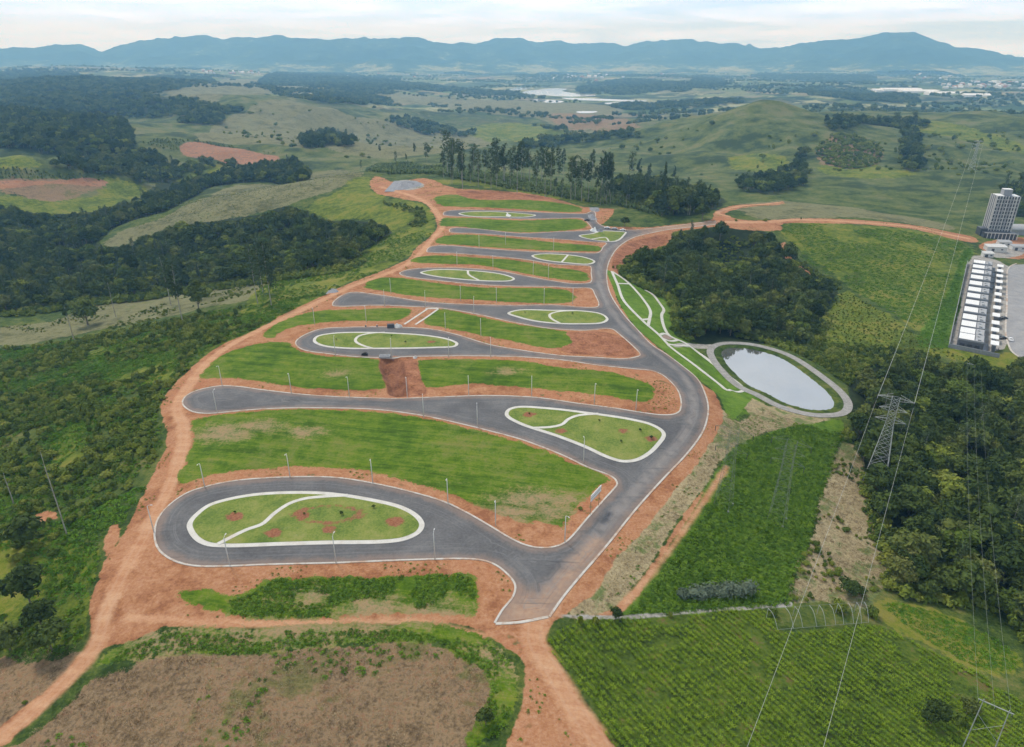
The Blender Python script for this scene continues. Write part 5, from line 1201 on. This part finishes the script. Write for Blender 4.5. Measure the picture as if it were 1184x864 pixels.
# ------------------------------------------------------------------ cars and building materials on the upper streets
def car(p, rz, paint_, label):
    o = empty('parked_car', p, rz, label, 'car', 'cars parked on the new streets')
    prof = [(-2.1, .35), (-2.15, .75), (-1.95, .95), (-1.2, 1.02), (-.75, 1.45), (.75, 1.48), (1.45, 1.0), (2.0, .92), (2.1, .6), (2.1, .35)]
    m = MB(); n_ = len(prof); V = []
    for y, sc in ((-.86, .96), (-.72, 1), (.72, 1), (.86, .96)): V += [(x, y if z < 1.1 else y * .82, z * (1 if abs(y) < .8 else .98)) for x, z in prof]
    F = [(r_ * n_ + k, r_ * n_ + (k + 1) % n_, (r_ + 1) * n_ + (k + 1) % n_, (r_ + 1) * n_ + k) for r_ in range(3) for k in range(n_)] + [tuple(range(n_))[::-1], tuple(range(3 * n_, 4 * n_))]
    m.add(V, F); m.build('body', paint_, o)
    m = MB(); m.box((0, -.735, 1.22), (1.35, .06, .3)); m.box((0, .735, 1.22), (1.35, .06, .3))
    m.add([(1.42, -.6, 1.04), (1.42, .6, 1.04), (.82, .55, 1.46), (.82, -.55, 1.46)], [(0, 1, 2, 3)]); m.add([(-1.2, -.6, 1.07), (-1.2, .6, 1.07), (-.8, .55, 1.44), (-.8, -.55, 1.44)], [(3, 2, 1, 0)]); m.build('window', M_glass, o)
    for x in (-1.3, 1.3):
        for y in (-.8, .8):
            m = MB(); m.tube([(x, y - .1, .33), (x, y + .1, .33)], .33, 12); m.build('wheel', M_black, o)
for x, y, rz, mt, lab in ((678.5, 255.5, 10, M_cardark, 'dark car parked at the top of the short side street'), (702, 264.5, -12, M_carwhite, 'white car at the left end of the row parked by the upper lawn'), (710.5, 265.5, -10, M_carsilver, 'silver car in the middle of the row parked by the upper lawn'), (720, 267, -8, M_carwhite, 'white car at the right end of the row parked by the upper lawn'), (1160, 369, 5, M_cardark, 'dark car parked in front of the middle of the terraced houses'), (1158.5, 392, 5, M_cardark, 'dark car parked in front of the nearest terraced house'), (1168, 394, 70, M_carwhite, 'white car at the kerb of the pale side road')):
    car(W3(x, y, .08), math.radians(rz), mt, lab)
def heap(x, y, r, h, mat, label, cat='heap', name='stone_heap', seed=1, lobes=5):
    p = W3(x, y); rr = random.Random(seed); V, F = [], []; nn_ = 28
    grid = [(i, j) for i in range(nn_) for j in range(nn_)]
    cs = [(rr.uniform(-.5, .5) * r[0], rr.uniform(-.5, .5) * r[1], rr.uniform(.5, 1)) for _ in range(lobes)]
    X_ = np.linspace(-1.15, 1.15, nn_)
    for i in range(nn_):
        for j in range(nn_):
            x_, y_ = X_[i] * r[0], X_[j] * r[1]
            e = max(0, 1 - X_[i] ** 2 - X_[j] ** 2)
            z_ = max([w_ * max(0, 1 - math.hypot((x_ - cx_) / (r[0] * .55), (y_ - cy_) / (r[1] * .55))) for cx_, cy_, w_ in cs]) * h * min(1, e * 2.2) + min(.25, e) * h
            V.append((x_, y_, z_ * (1 + .35 * (rr.random() - .5)) - .15))
    F = [(i * nn_ + j, (i + 1) * nn_ + j, (i + 1) * nn_ + j + 1, i * nn_ + j + 1) for i in range(nn_ - 1) for j in range(nn_ - 1)]
    m = MB(); m.add(V, F); return tag(m.build(name, mat, None, p), label, cat, None)
heap(471, 215, (15, 26), 2.6, M_stone, 'wide heap of grey crushed stone at the far end of the dirt road', seed=3, lobes=9)
heap(686, 267, (2.6, 3.5), 2.4, M_white, 'left one of two pale rubble heaps on the upper lawn', seed=4)
heap(693, 267.5, (2.6, 3), 2.0, M_stone, 'right, greyer one of two rubble heaps on the upper lawn', seed=5)
heap(684, 251, (3, 9), 1.8, M_stone, 'grey rubble heap along the short side street', seed=6)
heap(687, 243, (4, 10), 1.6, M_stone, 'grey rubble heap on the bare earth above the short side street', seed=16)
heap(588, 249.6, (2.4, 4), 1.6, M_white, 'small white sand heap at the middle of the farthest lawn island', seed=7)
heap(460, 377.5, (2.2, 2.6), 1.5, M_cream, 'pale heap of building sand beside the kerb of the third road', seed=8)
heap(480, 413.5, (.95, 1.4), 1.4, M_cream, 'small pale boulder at the top right of the earth ramp', 'boulder', 'boulder', 9, 3)
heap(387, 336.5, (3.2, 4), .6, M_stone, 'flat grey rubble heap beside the dirt road at the fourth road end', seed=10)
p = W3(452, 378.3); o = empty('pipe_stack', p, .1, 'stack of dark drain pipes beside the kerb of the third road', 'pipe stack')
m = MB()
for r_, nrow in ((0, 5), (1, 4), (2, 3)):
    for k in range(nrow): m.tube([(-1.6, (k - nrow / 2) * .62, .3 + r_ * .52), (1.6, (k - nrow / 2) * .62, .3 + r_ * .52)], .3, 10)
m.build('pipes', M_dark, o); m = MB(); m.box((-1, 0, .02), (.14, 3.6, .12)); m.box((1, 0, .02), (.14, 3.6, .12)); m.build('bearers', M_rust, o)
p = W3(421.5, 411.3, .06); o = empty('culvert_mouth', p, 0, 'black arched drain opening at the edge of the third road', 'drain opening')
m = MB(); arc = [(math.cos(t) * 1.25, math.sin(t) * 1.15) for t in np.linspace(0, PI, 12)]
m.add([(x, -.02, z) for x, z in arc] + [(x, 1.2, z * .95) for x, z in arc], [tuple(range(12))[::-1], tuple(range(12, 24))] + [(k, k + 1, 13 + k, 12 + k) for k in range(11)]); m.build('opening', M_black, o)
m = MB(); m.tube([(x * 1.06, -.05, z * 1.06) for x, z in arc], .09, 5); m.build('rim', M_dark, o)
o = empty('drain_inlet', W3(445, 413.2, .05), 0, 'grey concrete drain inlet box at the top left of the earth ramp', 'drain inlet')
m = MB(); m.box((0, 0, .35), (4.4, 2.4, .9)); m.build('box', M_roofgrey, o); m = MB()
for k in range(7): m.box((-1.7 + k * .57, 0, .83), (.28, 1.8, .07))
m.build('grating', M_dark, o)
for x, y, lab in ((423, 378.2, 'small dark drum, left of two on the kerb behind the third road'), (436, 378, 'small dark drum, right of two on the kerb behind the third road')):
    o = empty('oil_drum', W3(x, y), 0, lab, 'drum'); m = MB(); m.tube([(0, 0, 0), (0, 0, .3), (0, 0, .32), (0, 0, .6), (0, 0, .62), (0, 0, .9)], [.3, .3, .32, .32, .3, .3], 12); m.build('barrel', M_dark, o); m = MB(); m.tube([(0, 0, .9), (0, 0, .94)], [.31, .31], 12); m.build('lid', M_steel, o)

# ------------------------------------------------------------------ concrete drain stairs and the earth ramp
def ribbon3(pts_px, w, name, mat, dz=.12):
    return strip(name, smooth(P(pts_px), False, 3), -w / 2, w / 2, dz, mat, False, .5, kind=None)
o1 = ribbon3([(467.5,375.2),(481,366.2),(494,357.6)], 1.0, 'concrete_channel', pave); tag(o1, 'white concrete drain channel, left of the pair crossing the grass plot', 'drain channel', 'white concrete drain channels')
o1 = ribbon3([(480.5,375.4),(494,366.5),(506.5,357.6)], 1.0, 'concrete_channel', pave); tag(o1, 'white concrete drain channel, right of the pair crossing the grass plot', 'drain channel', 'white concrete drain channels')
o1 = ribbon3([(492,357.3),(507,356.9)], 1.3, 'concrete_channel', pave, .16); tag(o1, 'short white concrete slab joining the tops of the two drain channels', 'drain channel', 'white concrete drain channels')

# ------------------------------------------------------------------ net-house frame at the edge of the crop
fr0, fr1 = W3(899, 730), W3(1004, 721.5); bk0, bk1 = W3(886, 715), W3(996, 707)
o = empty('tunnel_frame', fr0, 0, 'pale curved frame of an uncovered growing tunnel beside the crop', 'tunnel frame')
m = MB(); m.tube([Vector((0, 0, .5)), fr1 - fr0 + Vector((0, 0, .5))], .05, 6); m.tube([bk0 - fr0 + Vector((0, 0, 3.0)), bk1 - fr0 + Vector((0, 0, 3.0))], .03, 6); m.build('rail', M_steel_dull, o)
for k, t in enumerate((0, .17, .27, .42, .52, .63, .72, .83, .92, 1)):
    a = fr0.lerp(fr1, t) - fr0; b = bk0.lerp(bk1, t) - fr0
    m = MB(); m.tube([a.lerp(b, u) + Vector((0, 0, 3.1 * math.sin(min(1, u * 1.15 + .06) * PI * .55))) for u in np.linspace(0, 1, 9)], .05, 6); m.build('hoop', M_steel, o)
    if k % 2 == 0: m = MB(); m.tube([b + Vector((0, 0, -.3)), b + Vector((0, 0, 3.05))], .06, 6); m.build('post', M_steel, o)

# ------------------------------------------------------------------ trees that stand out one by one
EUC = [(524,207,45),(535,219,44),(548,205,38),(561,214,40),(573,206,44),(582,211,38),(590,216,42),(598,223,56),(603,211,45),(612,213,42),(620,219,44),(626,213,45),(630,228,56),(637,211,40),(645,213,42),(651,209,38),(660,231,48),(665,229,48),(672,233,48),(680,233,44),(690,233,40),(695,226,42),(700,221,35),(705,219,40),(730,213,36),(738,216,32),(757,237,32),(770,241,35),(750,221,25),(778,216,24),(458,191,16),(480,186,20),(494,193,27),(440,181,14),(418,198,13),(470,191,13)]
xr = random.Random(5)
for k in range(36):
    x = xr.uniform(512, 712); EUC.append((x, 197 + (x - 518) * .13 + xr.uniform(-4, 16), xr.uniform(18, 52)))
for k in range(8): EUC.append((xr.uniform(690, 765), xr.uniform(214, 240), xr.uniform(22, 34)))
def scale_for(p, base_px, hpx, hmesh):
    d = project(p)[2]; return max(.3, hpx * d / FPX / math.cos(math.radians(12)) / hmesh)
for k, (x, y, hp) in enumerate(EUC):
    p = W3(x, y); pr_ = PE[k % 4]; s = min(1.5, scale_for(p, y, hp, pr_.h))
    lab = {13: 'tall slender eucalyptus standing in front of the grove behind the upper streets'}.get(k, 'slender dark eucalyptus of the grove behind the upper streets')
    if 30 <= k < 36: lab = 'small lone eucalyptus on the rise left of the grove behind the upper streets'
    plant('eucalyptus_tree', pr_, (p.x, p.y), s, lab, 'tree', 'eucalyptus trees behind the upper streets' if not 30 <= k < 36 else 'lone eucalyptus trees on the rise', sink=.3, sxy=s * random.uniform(.8, 1.25))
p = W3(765, 250); s = scale_for(p, 250, 60, PC[0].h); plant('conifer_tree', PC[0], (p.x, p.y), s, 'tall narrow dark conifer right of the eucalyptus grove', 'tree', None, sxy=s * .9)
LEFT = [(212,376,76,'tall thin-trunked tree in front of the left wood, the tallest of those there'),(197.6,353,60,'thin-trunked tree left of the tallest tree before the left wood'),(134,366,48,'thin-trunked tree before the left wood, above the bushy slope'),(298,351,72,'leafy tall tree at the right end of the left wood, left of two others'),(304,339,62,'tall tree at the right end of the left wood, middle of three'),(314,353,78,'tall leafy tree at the right end of the left wood, right of three'),(87,398,58,'bare slim tree above the overgrown path on the left slope')]
for x, y, hp, lab in LEFT:
    p = W3(x, y); pr_ = PT[1] if x in (134, 87) else PE[1 if x < 290 else 2]; s = scale_for(p, y, hp, pr_.h); plant('slender_tree', pr_, (p.x, p.y), s, lab, 'tree', None, sink=.3, sxy=s)
for x, y, top, lab in ((77.6, 619, (53, 535), 'bare pale dead trunk standing tall on the left slope'), (16, 583, (4.6, 552), 'short bare pale trunk by the left picture edge')):
    p = W3(x, y); h = scale_for(p, y, math.hypot(x - top[0], y - top[1]) / .8, 1); o = empty('dead_tree', p, .4, lab, 'dead tree')
    m = MB(); m.tube([(0, 0, -.5), (.1, 0, h * .4), (.05, .1, h * .75), (.2, 0, h)], [.2, .16, .12, .05], 7); m.build('trunk', pb, o)
    m = MB()
    for k in range(6):
        a = k * 2.1; z = h * (.35 + .1 * k); m.tube([(.08, .05, z), (.08 + math.cos(a) * .9, math.sin(a) * .9, z + 1.0)], [.05, .02], 5)
    m.build('branches', pb, o)
SPEC = [(231,362,34,PF[3],'round-headed small tree alone below the left wood'),(102,376,26,PF[4],'bushy tree on the slope below the left wood'),(35,632,38,PF[4],'dark bushy tree near the left edge beside a bare patch'),(36,700,46,PF[0],'dark spreading tree above the shaded bottom of the left slope'),(60,752,34,PF[2],'dark tree beside the narrow dirt track at lower left'),(12,752,30,PF[4],'dark tree in the lower left corner of the slope'),(48,725,32,PF[4],'dark tree amid paler bushes on the lower left slope'),(1062,668,30,PF[2],'rounded light tree at the near tip of the right wood'),(1076,645,36,PF[1],'large domed tree at the left edge of the right wood'),(722,262,10,PF[4],'small round tree between the avenue and the banana plants'),(775,247,26,PF[2],'bright round tree right of the tall conifer'),(812,254,16,PF[4],'small dark tree by the bend of the red dirt road')]
for x, y, hp, pr_, lab in SPEC:
    p = W3(x, y); s = scale_for(p, y, hp * 1.15, pr_.h); plant('broadleaf_tree', pr_, (p.x, p.y), s, lab, 'tree', None, sxy=s)
BUSH = [(562,838,4.2,4.4,PF[4],'round dark bush on the green verge right of the fallow field'),(1076,836,5,5.6,PF[2],'large dark bush in the crop at the lower right'),(1118,826,5,4.4,PF[4],'dark bush directly behind the H-shaped pole frame'),(1110,838,3.4,3,PB[0],'low rounded bush left of the H-shaped pole frame'),(671,722,2.6,2.8,PB[3],'bush at the left end of the crop edge by the dirt road'),(689,721,2.2,2.2,PB[0],'bush at the crop edge, second from the dirt road'),(712,716,3.6,3.4,PF[4],'larger bush where the crop edge meets the green field'),(775,713,2,1.8,PB[1],'small bush on the grey path above the crop'),(984,688,5.5,4,PF[2],'dark thicket under the power cables in the dry strip'),(970,705,4,3,PB[2],'dark thicket just behind the growing tunnel frame'),(1008,712,3.5,2.6,PB[2],'brownish thicket at the right end of the tunnel frame'),(893,712,3,2.4,PB[0],'bush at the left end of the growing tunnel frame'),(782,367,2.2,1.6,PB[1],'small bush at the edge of the green park by the wood'),(709,310,1.8,1.8,PB[0],'small dark bush at the top tip of the park paths'),(671,589,2.2,1.2,PB[1],'low bush on the grass beside the billboard'),(851,256,3,2.2,PB[0],'dark bush in the fork of the red dirt roads'),(885,256,4,2.6,PB[2],'dark bush beside the red dirt road, middle of three'),(926,254,2.4,2.2,PB[3],'dark bush beside the red dirt road, right of three')]
for x, y, w_, h_, pr_, lab in BUSH:
    p = W3(x, y); s = h_ / pr_.h; single('bush', pr_, (p.x, p.y), s, lab, 'bush', None, sxy=w_ / 3.4 if pr_ in PB else w_ / 8)
lob = [(x_, random.uniform(-.8, .8), 1.0 + .5 * random.random(), 1.9, 1.7, 1.4) for x_ in np.linspace(-6, 6, 9)]
pw_ = make_proto('willow_hedge', None, leafcloud(lob, 1100, .42, .8, -.3, .3), M_silver, bk)
p = W3(834, 688); single('hedge', pw_, (p.x, p.y), 1.15, 'long silvery green hedge in the bright green field', 'hedge', None).rotation_euler = (0, 0, .12)
p = W3(790, 690); single('hedge', PS[0], (p.x, p.y), 1.2, 'small silvery shrub left of the long silvery hedge', 'shrub', None)
SAP = [(389,394,'left one on the long lawn of the third road'),(453,389.5,'middle one on the long lawn of the third road'),(469,397,'right one on the long lawn of the third road'),(607,362.5,'on the left part of the fourth road island'),(662,364,'on the right part of the fourth road island'),(272,594,'in the left bare circle of the nearest island'),(395,596,'in the bare ring of the nearest island'),(352,596,'left of the bare ring on the nearest island'),(432,588,'at the right end of the nearest island'),(612,480,'in the left bare circle of the second road island'),(693,488,'on the upper side of the second road island'),(740,499,'near the right end of the second road island'),(718,512,'on the lower side of the second road island'),(753,508,'in the right bare circle of the second road island')]
for k, (x, y, wh) in enumerate(SAP):
    p = W3(x, y, .2); pr_ = PF[4]; s = random.uniform(.1, .18); o = plant('young_tree', pr_, (p.x, p.y), s, 'young tree ' + wh, 'young tree', 'young trees planted on the lawn islands', sink=-.2)

# ------------------------------------------------------------------ far valley: greenhouses and towns
def far_block(name, px, py, w_, d_, h_, rz, label, cat, group, wall, roof):
    p = W3(px, py); o = empty(name, p, rz, label, cat, group)
    m = MB(); m.box((0, 0, h_ / 2 - 2), (w_, d_, h_ + 4)); m.build('wall', wall, o)
    m = MB(); n_ = max(1, int(d_ / 30)); dd = d_ / n_
    for k in range(n_):
        y0 = -d_ / 2 + k * dd
        m.add([(sx * (w_ / 2 + .5), y, z) for sx in (-1, 1) for y, z in ((y0 - .2, h_ + .1), (y0 + dd / 2, h_ + dd * .16), (y0 + dd + .2, h_ + .1))], [(0, 1, 4, 3), (1, 2, 5, 4), (2, 1, 0), (3, 4, 5), (0, 3, 5, 2)])
    m.build('roof', roof, o); return o
G = 'white greenhouses in the far valley'
for px, py, w_, d_, rz, lab in ((1014.5,105.5,45,70,0,'small white greenhouse at the left end of the far greenhouse row'),(1041,104.5,200,70,-3,'long white greenhouse behind the others in the far valley'),(1062,106.5,190,70,-5,'long white greenhouse in the middle of the far greenhouse row'),(1097,109,210,70,-8,'longest bright greenhouse toward the right of the far row'),(1128,111.5,110,40,-8,'thin white greenhouse at the right end of the far row')):
    far_block('greenhouse', px, py, w_, d_, 6, math.radians(rz), lab, 'greenhouse', G, M_white, M_white)
TOWN = [((232,80,300,86),34,'left part of the far town below the mountains'),((300,72,420,82),46,'main part of the far town below the mountains'),((640,86,700,94),14,'hamlet above the river'),((690,84,770,90),14,'hamlet in the trees beyond the river'),((1085,96,1184,103),50,'far town at the foot of the right mountain'),((1055,86,1100,92),10,'houses on the lower slope of the right mountain'),((400,82,560,90),16,'scattered far houses in the middle of the valley')]
tr_ = random.Random(9)
for (x0, y0, x1, y1), cnt, wh in TOWN:
    for k in range(cnt):
        x, y = tr_.uniform(x0, x1), tr_.uniform(y0, y1); p = W3(x, y)
        if p.length > 8700: continue
        m = MB(); w_, d_, h_ = tr_.uniform(14, 34), tr_.uniform(12, 20), tr_.uniform(6, 13)
        m.box((0, 0, h_ / 2 - 3), (w_, d_, h_ + 6)); m.add([(sx * (w_ / 2 + .6), yy, zz) for sx in (-1, 1) for yy, zz in ((-d_ / 2 - .5, h_ + .05), (0, h_ + d_ * .25), (d_ / 2 + .5, h_ + .05))], [(0, 1, 4, 3), (1, 2, 5, 4), (2, 1, 0), (3, 4, 5), (0, 3, 5, 2)])
        o = m.build('town_house', M_cream if tr_.random() < .4 else (M_terra if tr_.random() < .4 else M_white), None, p); o.rotation_euler = (0, 0, tr_.random() * 3.1)
        tag(o, 'pale house in the ' + wh if not wh.startswith(('houses', 'scattered')) else ('pale house on the lower slope of the right mountain' if wh.startswith('houses') else 'lone pale far house in the middle of the valley'), 'house', 'houses of the ' + wh if not wh.startswith(('houses', 'scattered')) else wh)
o = far_block('factory', 250, 81, 150, 60, 22, 0, 'pale broad factory at the left of the far town', 'factory', None, M_white, M_terra)

# ------------------------------------------------------------------ light, air, camera
SUN_EL, SUN_AZ = math.radians(52), math.radians(-38)     # azimuth from +Y towards +X
world = bpy.data.worlds.new('World'); scene.world = world; world.use_nodes = True
nt = world.node_tree; nt.nodes.clear(); q = N(nt)
sky = q.node('ShaderNodeTexSky', sky_type='NISHITA', sun_disc=False)
sky.sun_elevation = SUN_EL; sky.sun_rotation = SUN_AZ; sky.altitude = 700; sky.dust_density = 1.6
tc = q.node('ShaderNodeTexCoord').outputs['Generated']
sp = q.node('ShaderNodeSeparateXYZ'); q.link(tc, sp.inputs[0])
zc = q.math('ADD', q.math('MAXIMUM', sp.outputs[2], 0), .055)
cv = q.node('ShaderNodeCombineXYZ')
q.link(q.math('DIVIDE', sp.outputs[0], zc), cv.inputs[0]); q.link(q.math('DIVIDE', sp.outputs[1], zc), cv.inputs[1])
n1 = q.noise(.34, 6, .58, cv.outputs[0], .4); n2 = q.noise(.9, 5, .6, cv.outputs[0], .3)
cover = q.step(n1, .36, .56)
ccol = q.ramp(n2, [(.3, (8.0, 8.8, 9.8)), (.5, (9.6, 10.4, 11.4)), (.7, (11.4, 12.0, 12.8))])
ccol = q.mix(q.step(n1, .6, .72), ccol, (7.0, 8.2, 9.8))
skyc = q.mix(.45, sky.outputs[0], (7.8, 9.8, 12.4))
bg = q.node('ShaderNodeBackground'); lift = q.math('MULTIPLY_ADD', q.step(sp.outputs[2], .8, .05), .5, .8)   # a bright overcast is brightest low down
sc_ = q.node('ShaderNodeVectorMath', operation='SCALE'); q.link(q.mix(q.step(sp.outputs[2], .22, .02), q.mix(q.math('MULTIPLY', cover, .88), skyc, ccol), (.86, 1.02, 1.42), 'MULTIPLY'), sc_.inputs[0]); q.link(lift, sc_.inputs[3]); q.link(sc_.outputs[0], bg.inputs['Color']); bg.inputs['Strength'].default_value = .093
ow = q.node('ShaderNodeOutputWorld'); q.link(bg.outputs[0], ow.inputs['Surface'])
sl = bpy.data.lights.new('sun', 'SUN'); sl.energy = 2.5; sl.angle = math.radians(10); sl.color = (1, .94, .85)
so = bpy.data.objects.new('sun', sl); COL.objects.link(so)
sd_ = Vector((math.sin(SUN_AZ) * math.cos(SUN_EL), math.cos(SUN_AZ) * math.cos(SUN_EL), math.sin(SUN_EL)))
so.rotation_euler = sd_.to_track_quat('Z', 'Y').to_euler(); so.location = sd_ * 300 + Vector((0, 0, 100))
hm, nt = new_mat('haze_air'); q = N(nt)
vol = q.node('ShaderNodeVolumePrincipled'); vol.inputs['Color'].default_value = (.27, .60, 1.0, 1); vol.inputs['Absorption Color'].default_value = (1, 1, 1, 1); vol.inputs['Density'].default_value = 1.3e-4; vol.inputs['Anisotropy'].default_value = .1
o = q.node('ShaderNodeOutputMaterial'); q.link(vol.outputs[0], o.inputs['Volume'])
b = MB(); zt, zb = 620.0, float(min(Z.min(), -140) - 1)
b.box((0, 0, (zt + zb) / 2), (34400, 34400, zt - zb))
hz = b.build('haze', hm); hz['kind'] = 'stuff'
cam = bpy.data.cameras.new('camera'); co = bpy.data.objects.new('camera', cam); COL.objects.link(co)
cam.sensor_fit = 'HORIZONTAL'; cam.sensor_width = 36; cam.lens = 36 * FPX / 1184; cam.clip_start = .5; cam.clip_end = 60000
co.location = (0, 0, H); co.rotation_euler = (PI / 2 - PITCH, 0, 0); scene.camera = co
vs = scene.view_settings; vs.view_transform = 'Standard'; vs.look = 'None'; vs.exposure = .07; vs.gamma = 1; vs.use_curve_mapping = False
cy = scene.cycles; cy.use_denoising = True; cy.max_bounces = 5; cy.diffuse_bounces = 2; cy.glossy_bounces = 2; cy.transmission_bounces = 1; cy.volume_bounces = 1
cy.transparent_max_bounces = 4; cy.caustics_reflective = False; cy.caustics_refractive = False; cy.use_adaptive_sampling = True; cy.adaptive_threshold = .02
